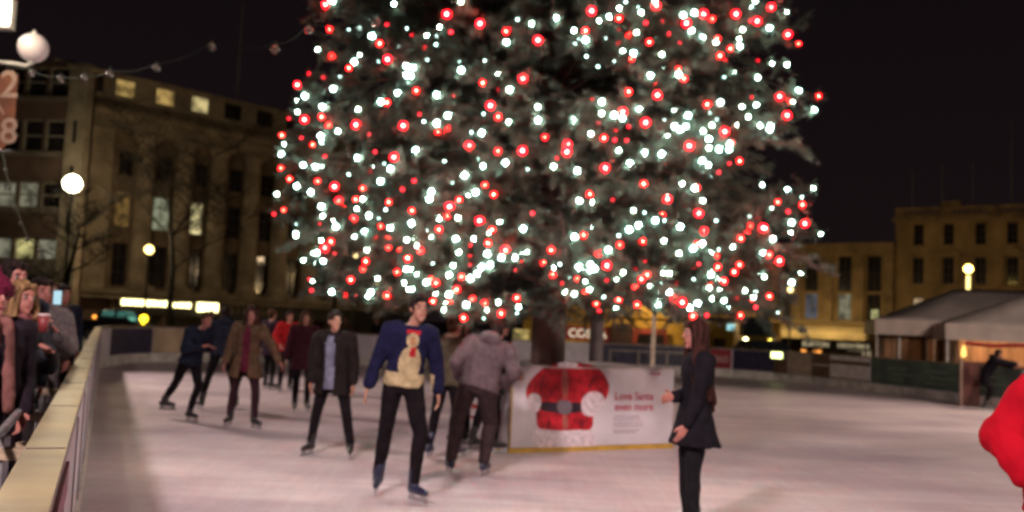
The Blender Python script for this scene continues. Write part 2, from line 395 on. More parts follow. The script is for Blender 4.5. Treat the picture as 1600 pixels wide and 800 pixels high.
# the printed coat: flat print, a few mm proud of the cladding.  u across (0..BW), z up
def fpx(px, py):
    """front face of the box: (u, z)"""
    d = ray(px, py); n_ = Vector((bd.y, -bd.x, 0)); t_ = (A-O).dot(n_)/d.dot(n_); p = O + d*t_
    return ((p-A).dot(bd), p.z)
def printed(name, pts, m, lvl, parent, smooth=True, raw=False):
    q = pts if raw else [fpx(*p) for p in pts]
    if smooth:
        for _ in range(2):
            q = [v for i in range(len(q)) for v in (
                (q[i][0]*0.75+q[(i+1) % len(q)][0]*0.25, q[i][1]*0.75+q[(i+1) % len(q)][1]*0.25),
                (q[i][0]*0.25+q[(i+1) % len(q)][0]*0.75, q[i][1]*0.25+q[(i+1) % len(q)][1]*0.75))]
    b = MB(); b.prism(q, lambda p: (p[0], -0.0025-lvl*0.003, p[1]), lambda p: (p[0], 0.001-lvl*0.0005, p[1]))
    return b.build(name, m, parent)
red_print = mat('print_red', (0.50, 0.010, 0.022), 0.45, 0.35, 9.0)
fur_print = mat('print_fur', (0.74, 0.62, 0.66), 0.6, 0.18, 14.0)
belt_print = mat('print_black', (0.035, 0.018, 0.03), 0.35, 0.3, 8.0)
gold_print = mat('print_gold', (0.40, 0.26, 0.20), 0.4)
coat = printed('coat_print', [(856, 571), (885, 567), (920, 568), (936, 575), (949, 592), (953, 608), (946, 626), (930, 640), (926, 645), (927, 672), (900, 674), (866, 674), (838, 670), (839, 648), (832, 640), (822, 622), (822, 604), (834, 588), (845, 578)], red_print, 0, box)
coat['label'] = 'printed red coat, hands on hips'
printed('fur_hem', [(836, 668), (870, 674), (928, 670), (932, 690), (925, 702), (880, 702), (834, 700), (831, 684)], fur_print, 1, coat)
printed('glove_print', [(908, 624), (922, 610), (940, 614), (946, 628), (938, 645), (922, 652), (908, 646)], fur_print, 2, coat)
printed('glove_print', [(822, 622), (832, 612), (844, 618), (846, 632), (838, 648), (824, 640)], fur_print, 2, coat)
printed('collar_print', [(868, 566), (905, 566), (900, 575), (875, 576)], fur_print, 1, coat)
printed('belt_print', [(840, 626), (880, 630), (912, 628), (914, 644), (880, 646), (842, 642)], belt_print, 1.5, coat)
printed('buckle_print', [(870, 624), (893, 625), (893, 648), (870, 647)], mat('print_grey', (0.16, 0.13, 0.15), 0.4), 2.5, coat)
printed('front_placket', [(877, 576), (887, 576), (888, 623), (878, 623)], mat('print_placket', (0.40, 0.10, 0.08), 0.5), 1, coat)
printed('front_placket', [(878, 648), (887, 648), (888, 671), (879, 671)], mat('print_placket', (0.40, 0.10, 0.08), 0.5), 1, coat)
for pts_ in ([(845, 590), (850, 588), (846, 615), (842, 612)], [(925, 588), (930, 590), (922, 608), (917, 606)], [(856, 655), (860, 652), (858, 670), (853, 668)], [(905, 655), (910, 652), (912, 668), (906, 670)]):
    printed('sleeve_crease', pts_, mat('print_crease', (0.20, 0.004, 0.012), 0.5), 1, coat)
red_text = mat('print_text', (0.50, 0.03, 0.07), 0.5)
u0, z0 = fpx(960, 624); u1, z1 = fpx(960, 640)
text('slogan', 'Love Santa', 0.150, red_text, box, (u0, -0.004, z0-0.005), (R(90), 0, 0), 0.002)
text('slogan', 'even more', 0.150, red_text, box, (u1, -0.004, z1-0.012), (R(90), 0, 0), 0.002)
small = mat('print_small', (0.33, 0.22, 0.26), 0.5)
b = MB(); rr = random.Random(2)
for i, (zz, wd) in enumerate(((0.44, 0.36), (0.40, 0.44), (0.35, 0.50), (0.31, 0.48), (0.255, 0.40), (0.225, 0.30))):
    x = u0
    while x < u0+wd:
        w_ = rr.uniform(0.03, 0.08); b.box(x, x+w_, -0.003, 0.001, zz, zz+0.012); x += w_+0.012
b.build('fine_print', small, box)['kind'] = 'stuff'
b = MB(); q = fpx(1024, 584); b.box(q[0]-0.1, q[0]+0.02, -0.003, 0.001, q[1]-0.008, q[1]+0.008)
b.ball((q[0]+0.06, -0.001, q[1]), (0.03, 0.004, 0.016)); b.build('small_logo', red_text, box)
# the left face: a strip of the same red print low down
b = MB(); b.box(-0.004, 0.001, 0.25, 1.25, 0.32, 0.52); b.build('side_print', red_print, box)
b = MB(); b.box(-0.008, -0.0045, 0.4, 1.2, 0.36, 0.46); b.build('side_print', fur_print, box)

# ------------------------------------------------------------------ the big tree
TX, TY = 0.55, 13.25
trunk_m = mat('bark', (0.16, 0.085, 0.07), 0.85, 0.5, 5.0, stretch=(1, 1, 0.25), bump=0.8)
tree = thing('spruce_tree', 'tall spruce covered in red and white lights rising from the printed box', 'tree', (TX, TY, 0))
rt = random.Random(11)
def crown_r(z):
    if z < 1.7: return 0
    if z < 3.0: return 3.35 + (z-1.7)*0.28
    if z < 5.5: return 3.72 + 0.10*math.sin(z*2.1)
    return max(0.15, 3.7*(1-(z-5.5)/8.6))
b = MB()
b.tube([(0.0+0.02*math.sin(z), 0.02*math.cos(z*1.3), z) for z in (0.4, 1.1, 2.0, 3.2, 4.8, 7.0, 9.5, 12.0, 13.8)], [0.27, 0.25, 0.235, 0.22, 0.20, 0.16, 0.11, 0.06, 0.02], 14)
tips = []   # foliage spine samples (position, direction, size)
zz = 2.3
nb = 0
while zz < 13.4:
    cnt = 11 if zz < 6.3 else 7
    a0 = rt.uniform(0, 6.28)
    for k in range(cnt):
        a = a0 + 6.283*k/cnt + rt.uniform(-0.22, 0.22); z = zz + rt.uniform(-0.24, 0.24) if zz > 2.5 else zz + rt.uniform(-0.1, 0.2)
        Lb = crown_r(max(z, 1.9))*rt.uniform(0.80, 1.02)
        if z > 2.9 and rt.random() < 0.05: Lb *= 1.06
        droop = (0.20 if z < 3.2 else 0.12 if z < 5 else -0.05)*rt.uniform(0.6, 1.3)
        P0 = Vector((0, 0, z)); d = Vector((math.cos(a), math.sin(a), 0)); side = Vector((-d.y, d.x, 0))
        sp_ = []; bend = rt.uniform(-0.15, 0.15)
        for i in range(9):
            t_ = i/8; h = 0.22*math.sin(t_*3.0)*Lb*0.35 - droop*Lb*t_*t_ + 0.10*Lb*max(0, t_-0.7)
            sp_.append(P0 + d*Lb*t_ + side*bend*Lb*t_*t_ + Vector((0, 0, h)))
        b.tube(sp_, [0.042*(1-0.85*i/8)*(0.6+Lb/6) for i in range(9)], 5)
        # side shoots
        step = 0.22; s_ = 0.28*Lb if Lb > 2 else 0.2
        flip = 1
        while s_ < Lb:
            t_ = s_/Lb; i = min(7, int(t_*8)); p = sp_[i].lerp(sp_[i+1], t_*8-i); dd = (sp_[i+1]-sp_[i]).normalized()
            for fl in (1, -1):
                l2 = (0.30+0.62*math.sin(min(1, t_*1.15)*math.pi)**0.7*0.9)*rt.uniform(0.6, 1.1)*(0.55+Lb/8)
                l2 = min(l2, 0.95)
                d2 = (dd*rt.uniform(0.6, 1.0) + side*fl*rt.uniform(0.6, 1.0) + Vector((0, 0, rt.uniform(-0.6, 0.45)))).normalized()
                if s_ < 1.0 and z < 4.6: continue
                tips.append((p, d2, l2))
                if l2 > 0.5:
                    for q_ in (0.35, 0.65):
                        d3 = (d2 + side.cross(Vector((0, 0, 1)))*rt.uniform(-0.6, 0.6) + dd*0.5 + Vector((0, 0, rt.uniform(-0.7, 0.6)))).normalized()
                        tips.append((p + d2*l2*q_, d3, l2*0.55))
            s_ += step*rt.uniform(0.8, 1.25)
        tips.append((sp_[-2], (sp_[-1]-sp_[-2]).normalized(), 0.5))
        nb += 1
    zz += 0.40 if zz < 6.3 else 0.75
b.build('trunk', trunk_m, tree, True)
# ------------------------------------------------------------------ light bulbs: places read off the photograph, set on the branch ends of the crown
T = []
def tile(ox, oy, k, s):
    for e in s.split():
        c_, x, y, z = e[0], *e[1:].split(',')
        T.append((ox+float(x)/k, oy+float(y)/k, c_, int(z)))
tile(420, 0, 4, 'r355,28,3 w395,8,3 w782,25,2 r380,182,2 w500,187,1 w645,225,3 r693,272,2 w810,292,1 r742,370,3 w685,382,1 w305,310,2 w360,322,2 r392,348,2 w535,385,3 r500,425,2 w445,480,1 w403,555,3 r252,460,1 r340,483,1 r178,530,3 w225,600,3 w178,628,2 w178,700,2 r222,747,3 r125,738,1 w335,668,3 r330,730,2 r378,730,2 w558,683,2 r545,780,3 r840,785,3 w700,636,3 r738,640,2 w805,580,3 w858,413,3 w862,470,3 w870,520,1 r373,785,2 r740,155,1 w655,120,1 w862,178,1')
tile(640, 0, 4, 'w320,10,2 r232,88,3 w188,170,2 w108,220,2 w170,222,1 r212,236,1 r258,200,1 r98,300,1 w165,278,1 w108,373,1 r440,147,3 r603,195,2 r627,183,1 w605,262,3 w675,122,1 w762,148,2 r803,250,3 w322,438,3 w310,384,1 w470,380,1 w20,425,3 w12,480,3 r42,565,2 r60,423,1 w168,592,3 r275,598,1 r457,517,2 w556,460,2 w553,490,1 r708,488,3 w625,560,3 r560,560,1 r505,660,3 w462,713,1 r553,729,2 w618,763,2 w802,668,2 w805,752,3 w238,722,3 w168,770,3 r232,798,2 r60,715,1 w88,760,1 r12,218,1')
tile(860, 0, 4, 'w42,110,3 r258,68,3 w430,53,2 w470,12,1 w305,130,2 w368,107,3 r428,114,2 w548,47,1 w568,78,2 r662,35,3 w655,12,2 w148,190,2 r220,192,2 w220,250,3 w345,237,1 w175,240,1 w155,272,1 r427,185,1 r492,217,2 w537,203,2 w578,238,1 r618,262,2 r428,272,1 w455,320,2 w520,332,3 r505,365,2 w697,340,2 w757,303,1 r740,210,1 r597,142,1 r703,130,1 w225,353,1 w298,416,1 w400,385,1 w625,473,3 r803,432,2 w803,465,3 r835,490,2 r490,573,2 r670,594,3 r267,633,2 w322,636,3 w322,708,2 w312,735,1 w147,750,3 w398,720,3 r452,700,3 w450,738,3 w553,677,3 r595,765,3 w777,690,2 w860,722,3 w713,751,1 w775,790,3 w845,790,3 r300,768,1 w830,95,3 r850,145,3 w870,190,3 r805,150,2 r490,790,1 r808,268,1')
tile(1080, 0, 4, 'w20,80,3 r78,87,3 r130,118,2 r112,172,1 w5,190,2 w72,236,3 r165,242,2 w155,265,2 r245,305,2 r180,348,2 r212,372,1 r280,87,3 w372,43,3 w400,5,2 r500,45,3 w595,72,2 r412,132,3 r373,130,1 w488,176,3 r605,216,3 w322,185,2 w300,242,2 w303,290,3 w505,398,2 w598,404,2 w268,454,2 w208,482,1 w417,485,2 w183,640,3 r100,652,2 w318,667,2 w408,655,2 w120,704,1 w357,730,2 w320,752,1 w130,783,2 w288,783,2 w430,790,3 w495,790,3 w672,567,3 r553,602,3 w635,635,2 w768,687,3 r797,602,2 r600,721,3 r418,380,1 w160,745,1 r378,608,1 r22,652,1')
tile(420, 200, 4, 'r82,45,2 w95,100,2 w78,163,3 r205,62,1 r273,103,2 w325,50,3 w333,85,3 w432,20,2 r350,178,1 w555,187,3 r625,42,1 r665,148,1 r782,182,3 w758,255,3 w720,222,1 w698,333,3 r632,270,1 w215,230,3 w292,242,3 w335,245,2 r258,210,1 r75,252,2 r130,318,2 w175,363,3 w262,400,3 r305,333,2 r410,366,3 r437,455,3 w50,412,2 w328,490,3 r92,515,2 r33,537,1 w172,600,1 w170,676,2 w420,615,3 r320,597,1 w328,702,2 r388,710,2 r350,750,3 w300,780,3 w280,782,2 r468,745,1 r585,378,2 r612,370,1 r543,447,2 w588,445,2 w550,505,2 w625,548,3 w730,510,1 r750,463,2 r835,383,1 r697,614,2 w760,622,3 w598,650,3 r656,676,2 r745,686,2 r745,743,2 w612,762,2 w863,698,2 w685,568,1 w500,290,1')
tile(640, 200, 4, 'r175,20,2 r230,10,3 w452,32,3 w388,28,1 r373,112,3 r552,146,2 r705,142,3 r845,58,2 w37,140,3 w218,208,1 w430,195,1 w458,238,2 w600,215,3 w737,260,1 r28,330,1 w343,297,3 w268,340,1 r472,357,2 w413,402,3 w370,417,2 r525,415,2 w135,400,3 w122,445,3 r250,492,3 r208,540,2 r238,548,2 w185,570,2 w302,562,2 r438,580,3 w562,586,2 w497,653,2 r515,637,2 w710,630,3 w12,595,3 w25,690,2 r183,635,2 r193,663,2 w140,683,2 w288,690,3 w400,692,2 r383,732,1 w487,785,3 r600,765,3 r42,738,2 r68,765,2 w710,785,2 r768,533,1 r15,515,2 r60,655,1 w537,727,1 r98,792,1 w107,640,1')
tile(860, 200, 4, 'w252,36,2 r335,63,2 r403,75,1 r410,15,1 w427,140,2 r107,103,3 r103,150,3 r38,187,1 w20,240,2 w168,268,3 r343,250,3 w497,222,3 w588,156,3 w695,163,3 r728,178,1 w707,47,3 w740,50,2 r760,12,2 w810,10,3 r868,112,3 r583,349,2 r390,449,1 r248,413,2 w182,456,3 r205,470,1 w258,464,2 w322,385,1 w520,516,2 w588,530,1 w493,635,3 w550,607,3 w655,578,3 r700,540,2 w712,578,1 r618,600,1 r732,445,3 w825,349,2 w812,617,3 r580,707,2 w710,705,2 r435,730,2 w150,680,3 r208,670,2 w362,762,3 r302,782,3 w427,672,1 r5,762,2 r380,155,1 r478,80,1 r710,215,1')
tile(1080, 200, 4, 'w75,20,2 r210,22,3 w110,68,3 r192,58,2 w112,124,2 w175,133,3 r125,163,2 w240,100,3 w235,133,3 r255,95,2 r5,110,2 w70,205,3 w103,230,3 r303,206,2 r242,222,1 r173,276,1 w125,305,1 w20,378,3 r35,372,2 w72,454,2 r48,532,3 r80,645,3 r35,727,2 w15,755,3 w155,580,1 w122,780,2 w173,758,1 w425,8,3 w492,8,3 w392,53,1 r540,463,2 w503,497,2 w692,432,1 r695,480,2 w627,590,3 w365,553,1 r371,612,2 r451,624,3 r310,690,2 w510,693,3')
tile(420, 360, 5, 'w270,232,2 w355,178,2 w390,182,3 r438,137,2 w427,238,3 r480,88,1 r588,132,1 w343,395,2 r318,380,1 r335,468,1 w492,480,3 r595,508,2 r683,510,1 w797,485,3 w775,515,2 r925,508,2 r945,465,1 r640,386,2 w850,375,2 r1003,325,2 w1075,300,3 w1057,410,2 w1095,460,2 w765,152,2')
tile(640, 360, 4, 'r62,88,2 w42,95,2 r98,160,1 w15,368,2 w48,277,2 r80,300,1 r135,305,2 w105,325,3 r165,328,2 w272,220,2 w247,280,3 r323,290,2 w245,400,3 r255,440,2 w230,450,2 w163,393,2 r145,445,2 w215,497,2 r295,369,2 r395,430,2 w355,465,3 r465,456,2 w477,500,2 r338,547,2 w462,550,1 w555,450,2 r670,422,2 w681,480,2 w671,517,1 r572,520,2 r568,537,2 r740,488,1 w450,230,3 w505,215,3 w425,270,3 w380,300,3 r400,325,1 w490,150,3 r600,125,3 w575,170,3 w655,168,3 r690,180,2 r380,162,1 r380,212,1 r663,245,1 r870,120,1 r838,203,2 w5,240,2')
tile(860, 360, 4, 'w20,235,2 w60,212,1 r15,275,2 r103,235,1 w180,228,3 w215,235,3 w250,215,3 w275,240,3 w248,250,3 r353,220,3 r300,145,2 w362,120,2 r168,303,2 w220,320,2 w118,293,1 w245,370,2 r213,390,2 w92,385,2 r97,415,2 w150,397,2 r287,456,2 r305,500,1 w413,483,2 w335,418,1 r543,466,2 w417,304,2 w453,263,2 r605,277,2 r570,305,2 w560,297,2 w620,343,2 r533,352,2 w705,225,1 w708,268,2 w743,270,2 w690,290,1 r353,312,1 w685,388,2 w742,388,3 r745,360,1 w680,435,2 w675,470,3 r775,428,3 w800,430,3 r820,445,3 w845,462,3 w870,485,3 r792,332,1 w692,332,1 w565,78,0 r855,150,1 r588,190,1 r530,247,1 r75,330,1')
tile(1060, 360, 3.333, 'r97,70,2 w78,95,3 r45,124,1 w168,118,2 w210,100,1 r77,196,1 w168,230,3 w203,250,2 r238,264,2 r165,283,2 w160,300,2 r162,313,1 w213,310,2 w95,297,1 w80,255,1 w177,355,2 w238,365,2 r300,354,1 w346,313,2 w390,347,2 r474,343,2 r323,443,2 r403,400,1 w438,220,1 w590,272,3 r318,179,2 w8,360,3 r20,375,3 w38,385,3 w62,405,3 w100,380,3 w92,412,1 r75,446,2 r147,442,1 w518,430,1 w392,345,1')
T = [q for q in T if q[3] > 0]
Cc = Vector((TX, TY, 0))
rb = random.Random(5)
bulbs = []
for (px, py, c_, s_) in T:
    d = ray(px, py)
    fr = {3: rb.uniform(0.93, 1.04), 2: rb.uniform(0.82, 1.02), 1: rb.uniform(0.62, 0.95)}[s_]
    a_ = d.x*d.x + d.y*d.y; ok = None
    r_ = 3.6*fr
    for _ in range(4):
        ox, oy = -TX, -TY; bq = 2*(d.x*ox + d.y*oy); cq = ox*ox+oy*oy-r_*r_; disc = bq*bq-4*a_*cq
        if disc <= 0: tt = -bq/(2*a_)
        else: tt = (-bq-math.sqrt(disc))/(2*a_)
        p = O + d*tt; r2 = crown_r(max(1.75, min(p.z, 6.4)))*fr
        if abs(r2-r_) < 0.02: break
        r_ = r2
    bulbs.append([p, c_, s_])
for i in range(70):      # the far side of the crown
    a_ = rb.uniform(-0.15, math.pi+0.15); z = rb.uniform(1.9, 6.4); r_ = crown_r(z)*rb.uniform(0.85, 1.0)
    bulbs.append([Vector((TX+r_*math.cos(a_), TY+r_*math.sin(a_), z)), rb.choice('rw'), rb.choice((2, 3))])
for i in range(46):      # the thick band of lights along the lowest boughs
    a_ = rb.uniform(math.pi*1.05, math.pi*1.95); z = rb.triangular(1.95, 3.3, 2.3); r_ = crown_r(z)*rb.uniform(0.72, 0.98)
    bulbs.append([Vector((TX+r_*math.cos(a_), TY+r_*math.sin(a_), z)), rb.choice('rww'), rb.choice((1, 2, 2, 3))])
# every bulb is tied to a leafy shoot: a few shoots of the crown lie right behind it
for p, c_, s_ in bulbs:
    q = p - Vector((TX, TY, 0)); rad_ = Vector((q.x, q.y, 0)).normalized()
    for k in range(4):
        dq = (rad_*rb.uniform(0.5, 1.0) + Vector((rb.uniform(-0.9, 0.9), rb.uniform(-0.9, 0.9), rb.uniform(-0.8, 0.8)))).normalized()
        if dq.dot(rad_) < 0.1: dq = (dq + rad_*0.5).normalized()
        l_ = rb.uniform(0.28, 0.45); tips.append((q - rad_*0.09 - dq*l_*rb.uniform(0.5, 0.8), dq, l_))
# needles, one mesh: each shoot carries narrow needle blades all round
rng = np.random.default_rng(3)
V = []; M_idx = []
for (p, d, l) in tips:
    hi = p.z > 6.6
    nn = int((125 if not hi else 26)*l/0.5)
    t_ = rng.random(nn)*l
    dv = np.array(d); u_ = np.array(d.orthogonal().normalized()); w_ = np.cross(dv, u_)
    th = rng.random(nn)*6.283
    rad = np.outer(np.cos(th), u_) + np.outer(np.sin(th), w_)
    base = np.array(p) + np.outer(t_, dv) + rng.normal(0, 0.012, (nn, 3))
    base[:, 2] -= (t_**2)*0.12
    tip = base + (rad*0.9 + dv*0.55)*(rng.uniform(0.045, 0.095, (nn, 1)) if not hi else 0.13)
    wv = np.cross(rad, dv)*(0.006 if not hi else 0.014)
    V.append(np.stack([base-wv, base+wv, tip], 1).reshape(-1, 3))
V = np.concatenate(V); nf = len(V)//3
me = bpy.data.meshes.new('crown'); me.vertices.add(len(V)); me.vertices.foreach_set('co', V.astype(np.float32).ravel())
me.loops.add(len(V)); me.loops.foreach_set('vertex_index', np.arange(len(V), dtype=np.int32))
me.polygons.add(nf); me.polygons.foreach_set('loop_start', np.arange(0, len(V), 3, dtype=np.int32))
me.polygons.foreach_set('loop_total', np.full(nf, 3, dtype=np.int32)); me.update()
me.materials.append(mat('needles', (0.115, 0.108, 0.085), 0.8, 0.6, 1.6, c2=(0.055, 0.072, 0.055), spec=0.2))
cro = bpy.data.objects.new('crown', me); col.objects.link(cro); cro.parent = tree
print('needles', nf, 'branches', nb)

WL, RL = (0.60, 1.0, 0.88), (1.0, 0.028, 0.045)
core = {('w', 3): glow('bulb_white_bright', WL, 260), ('w', 2): glow('bulb_white', (0.66, 1.0, 0.80), 170), ('w', 1): glow('bulb_white_dim', WL, 22),
        ('r', 3): glow('bulb_red_bright', (1.0, 0.026, 0.016), 620), ('r', 2): glow('bulb_red', (1.0, 0.028, 0.015), 450), ('r', 1): glow('bulb_red_dim', (1.0, 0.03, 0.04), 30)}
def glass_glow(name, c_, s_, clear_):  # emission of the enlarged glass paints the halo round each bulb
    """tinted glass round the lit filament: lets the filament show and glows in its own colour"""
    m = bpy.data.materials.new(name); m.use_nodes = True; n = m.node_tree.nodes; L = m.node_tree.links; n.clear()
    o = n.new('ShaderNodeOutputMaterial'); e = n.new('ShaderNodeEmission'); t = n.new('ShaderNodeBsdfTransparent'); x = n.new('ShaderNodeMixShader')
    e.inputs[0].default_value = (*c_, 1); e.inputs[1].default_value = s_; t.inputs[0].default_value = (1, 1, 1, 1); x.inputs[0].default_value = 1-clear_
    L.new(t.outputs[0], x.inputs[1]); L.new(e.outputs[0], x.inputs[2]); L.new(x.outputs[0], o.inputs[0]); return m
shell = {('w', 3): glass_glow('glass_white_bright', (0.45, 1.0, 0.85), 1.3, 0.75), ('w', 2): glass_glow('glass_white', (0.45, 1.0, 0.75), 0.9, 0.75), ('w', 1): glass_glow('glass_white_dim', (0.5, 0.9, 0.85), 0.35, 0.75),
         ('r', 3): glass_glow('glass_red_bright', (1.0, 0.003, 0.010), 40, 0.7), ('r', 2): glass_glow('glass_red', (1.0, 0.003, 0.008), 28, 0.7), ('r', 1): glass_glow('glass_red_dim', (1.0, 0.003, 0.02), 6, 0.7)}
def bulb_mesh(c_, s_):
    me = bpy.data.meshes.new('bulb'); bm = bmesh.new()
    r_ = {3: 0.021, 2: 0.017, 1: 0.012}[s_]*(0.80 if c_ == 'r' else 1.25); q_ = {3: 0.046, 2: 0.036, 1: 0.027}[s_]
    bmesh.ops.create_icosphere(bm, subdivisions=1, radius=r_); k = len(bm.faces)
    bmesh.ops.create_icosphere(bm, subdivisions=2, radius=q_)
    bm.faces.ensure_lookup_table()
    for f in bm.faces[k:]: f.material_index = 1
    bm.to_mesh(me); bm.free(); me.materials.append(core[(c_, s_)]); me.materials.append(shell[(c_, s_)]); return me
BM = {k: bulb_mesh(*k) for k in core}
wire_m = mat('wire_green', (0.02, 0.03, 0.02), 0.6)
edges = [1.0, 2.0, 2.35, 2.85, 3.4, 3.95, 4.5, 5.1, 5.7, 8]
names = ['lowest', 'second lowest', 'third lowest', 'fourth lowest', 'middle', 'fourth highest visible', 'third highest visible', 'second highest visible', 'highest visible']
for k in range(9):
    grp = [q for q in bulbs if edges[k] <= q[0].z < edges[k+1]]
    if not grp: continue
    base = Vector((TX, TY, edges[k] if k else 1.7))
    st = thing('light_string', 'string of red and white bulbs wound round the %s branches of the spruce' % names[k], 'string lights', base, 0, 'light strings wound round the spruce')
    rest = sorted(grp, key=lambda q: math.atan2(q[0].y-TY, q[0].x-TX)); cur = rest.pop(0); order = [cur]
    while rest:
        nx = min(range(len(rest)), key=lambda i: (rest[i][0]-cur[0]).length); cur = rest.pop(nx); order.append(cur)
    runs = [[]]
    for i, q in enumerate(order):
        if i and (q[0]-order[i-1][0]).length > 1.3: runs.append([])
        runs[-1].append(q[0]-base)
    for r_ in runs:
        if len(r_) > 1:
            b = MB()
            pp = []
            for i in range(len(r_)-1):
                pp.append(r_[i]); pp.append((r_[i]+r_[i+1])/2 - Vector((0, 0, 0.05*min(1, (r_[i+1]-r_[i]).length))))
            pp.append(r_[-1]); b.tube(pp, 0.0035, 4); b.build('wire', wire_m, st)
    for q in order:
        o = bpy.data.objects.new('red_bulb' if q[1] == 'r' else 'white_bulb', BM[(q[1], q[2])]); col.objects.link(o); o.parent = st; o.location = q[0]-base
    print('string', k, len(grp))
# ------------------------------------------------------------------ buildings: each facade is worked in its own frame (u along, z up, front = -y)
class Facade:
    def __init__(s, name, label, A, B, cat='building', depth=12):
        s.A = Vector((A[0], A[1], -0.06)); s.B = Vector((B[0], B[1], -0.06)); s.d = (s.B-s.A).normalized(); s.L = (s.B-s.A).length
        s.n = Vector((s.d.y, -s.d.x, 0)); s.depth = depth
        s.root = thing(name, label, cat, s.A, math.atan2(s.d.y, s.d.x))
    def uz(s, px, py):
        d = ray(px, py); t_ = (s.A-O).dot(s.n)/d.dot(s.n); p = O + d*t_
        return (p-s.A).dot(s.d), p.z+0.06
    def u(s, px, py=440): return s.uz(px, py)[0]
    def z(s, px, py): return s.uz(px, py)[1]
    def block(s, name, u0, u1, y0, y1, z0, z1, m, parent=None):
        b = MB(); b.box(u0, u1, y0, y1, z0, z1); return b.build(name, m, parent or s.root)
def wall_with_holes(b, u0, u1, z0, z1, holes, y=0.0, th=0.35):
    """solid wall front with real openings: grid cells that no hole covers"""
    us = sorted({u0, u1, *[h[0] for h in holes], *[h[1] for h in holes]}); zs = sorted({z0, z1, *[h[2] for h in holes], *[h[3] for h in holes]})
    us = [v for v in us if u0 <= v <= u1]; zs = [v for v in zs if z0 <= v <= z1]
    for i in range(len(us)-1):
        uc = (us[i]+us[i+1])/2; run = None
        for j in range(len(zs)-1):
            zc = (zs[j]+zs[j+1])/2
            hole = any(h[0] < uc < h[1] and h[2] < zc < h[3] for h in holes)
            if not hole and run is None: run = zs[j]
            if hole and run is not None: b.box(us[i], us[i+1], y, y+th, run, zs[j]); run = None
        if run is not None: b.box(us[i], us[i+1], y, y+th, run, zs[-1])
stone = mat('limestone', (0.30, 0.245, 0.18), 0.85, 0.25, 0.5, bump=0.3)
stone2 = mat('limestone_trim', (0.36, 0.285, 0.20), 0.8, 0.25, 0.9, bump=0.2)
stone_y = mat('sandstone_yellow', (0.34, 0.235, 0.115), 0.85, 0.25, 0.5, bump=0.3)
stone_yt = mat('sandstone_trim', (0.30, 0.21, 0.11), 0.8, 0.25, 0.9, bump=0.2)
office_m = mat('office_cladding', (0.16, 0.10, 0.075), 0.7, 0.25, 0.6)
office_lt = mat('office_band', (0.24, 0.19, 0.15), 0.7, 0.2, 0.9)
frame_d = mat('window_frame_dark', (0.05, 0.04, 0.035), 0.5)
frame_p = mat('window_frame_pale', (0.42, 0.36, 0.28), 0.5)
glass_d = mat('glass_dark', (0.025, 0.02, 0.022), 0.12, 0.4, 0.7, spec=0.8)
glass_warm = lit_window('glass_lit_warm', (1.0, 0.86, 0.42), 0.95)
glass_attic = lit_window('glass_lit_attic', (1.0, 0.80, 0.36), 0.70)
glass_amber = lit_window('glass_lit_amber', (0.62, 0.36, 0.10), 0.32)
glass_green = lit_window('glass_lit_green', (0.80, 0.85, 0.55), 0.32)
slate = mat('slate', (0.04, 0.035, 0.035), 0.8, 0.3, 2.0)
def window(F, u0, u1, z0, z1, glass, fm, lab=None, bars=(1, 1), y=0.22, mull=0.05):
    b = MB(); f = 0.07
    b.box(u0, u0+f, y-0.06, y+0.02, z0, z1); b.box(u1-f, u1, y-0.06, y+0.02, z0, z1)
    b.box(u0+f, u1-f, y-0.06, y+0.02, z0, z0+f); b.box(u0+f, u1-f, y-0.06, y+0.02, z1-f, z1)
    for i in range(1, bars[0]+1):
        c_ = u0+(u1-u0)*i/(bars[0]+1); b.box(c_-mull/2, c_+mull/2, y-0.05, y+0.015, z0+f, z1-f)
    for i in range(1, bars[1]+1):
        c_ = z0+(z1-z0)*i/(bars[1]+1); b.box(u0+f, u1-f, y-0.045, y+0.012, c_-mull/2, c_+mull/2)
    w_ = b.build('window', fm, F.root)
    if lab: w_['label'] = lab
    b = MB(); b.box(u0+0.01, u1-0.01, y+0.025, y+0.05, z0+0.01, z1-0.01); b.build('pane', glass, w_)
    return w_

# --- neoclassical stone building behind the left half of the rink
N = Facade('stone_building', 'long columned stone building with lit attic windows behind the left skaters', (-31.46, 64), (-8.2, 89.0))
N0, N1 = -1.2, N.L
ztop = 18.5
zc0 = N.z(280, 222); zbase = N.z(280, 457)
holes = []; wins = []
gaps = [(172, 205), (238, 267), (300, 322), (354, 378), (404, 428), (450, 474), (500, 520), (545, 565), (590, 612), (628, 644)]
for i, (a, c_) in enumerate(gaps):
    u0, u1 = N.u(a, 340), N.u(c_, 340)
    if i == 0: u0 += 0.3
    rows = [(N.z(280, 287), N.z(280, 250)), (N.z(280, 364), N.z(280, 312)), (N.z(280, 452), N.z(280, 388))]
    for r_, (z0_, z1_) in enumerate(rows):
        uu0, uu1 = u0+0.05, u1-0.05
        g = glass_d; lab = None
        if r_ == 1 and i == 2: g = glass_warm; lab = 'lit window'; uu0, uu1 = N.u(288, 340), N.u(318, 340)
        elif r_ == 1 and i == 1: g = glass_green; lab = 'dimly lit window'
        elif r_ == 1 and i == 0: g = glass_amber; lab = 'dim amber window'
        elif r_ == 2 and i in (8,): g = glass_warm; lab = 'lit window'
        holes.append((uu0, uu1, z0_, z1_)); wins.append((uu0, uu1, z0_, z1_, g, lab))
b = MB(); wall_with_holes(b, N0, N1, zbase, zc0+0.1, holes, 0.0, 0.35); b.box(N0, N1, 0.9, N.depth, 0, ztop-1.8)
b.build('wall', mat('stone_recess_shade', (0.20, 0.14, 0.09), 0.9, 0.3, 0.6), N.root)  # darker stone colour paints the shade in the recesses between the columns
for w_ in wins: window(N, *w_[:4], w_[4], frame_p if w_[4] is not glass_d else frame_d, w_[5], (1, 2))
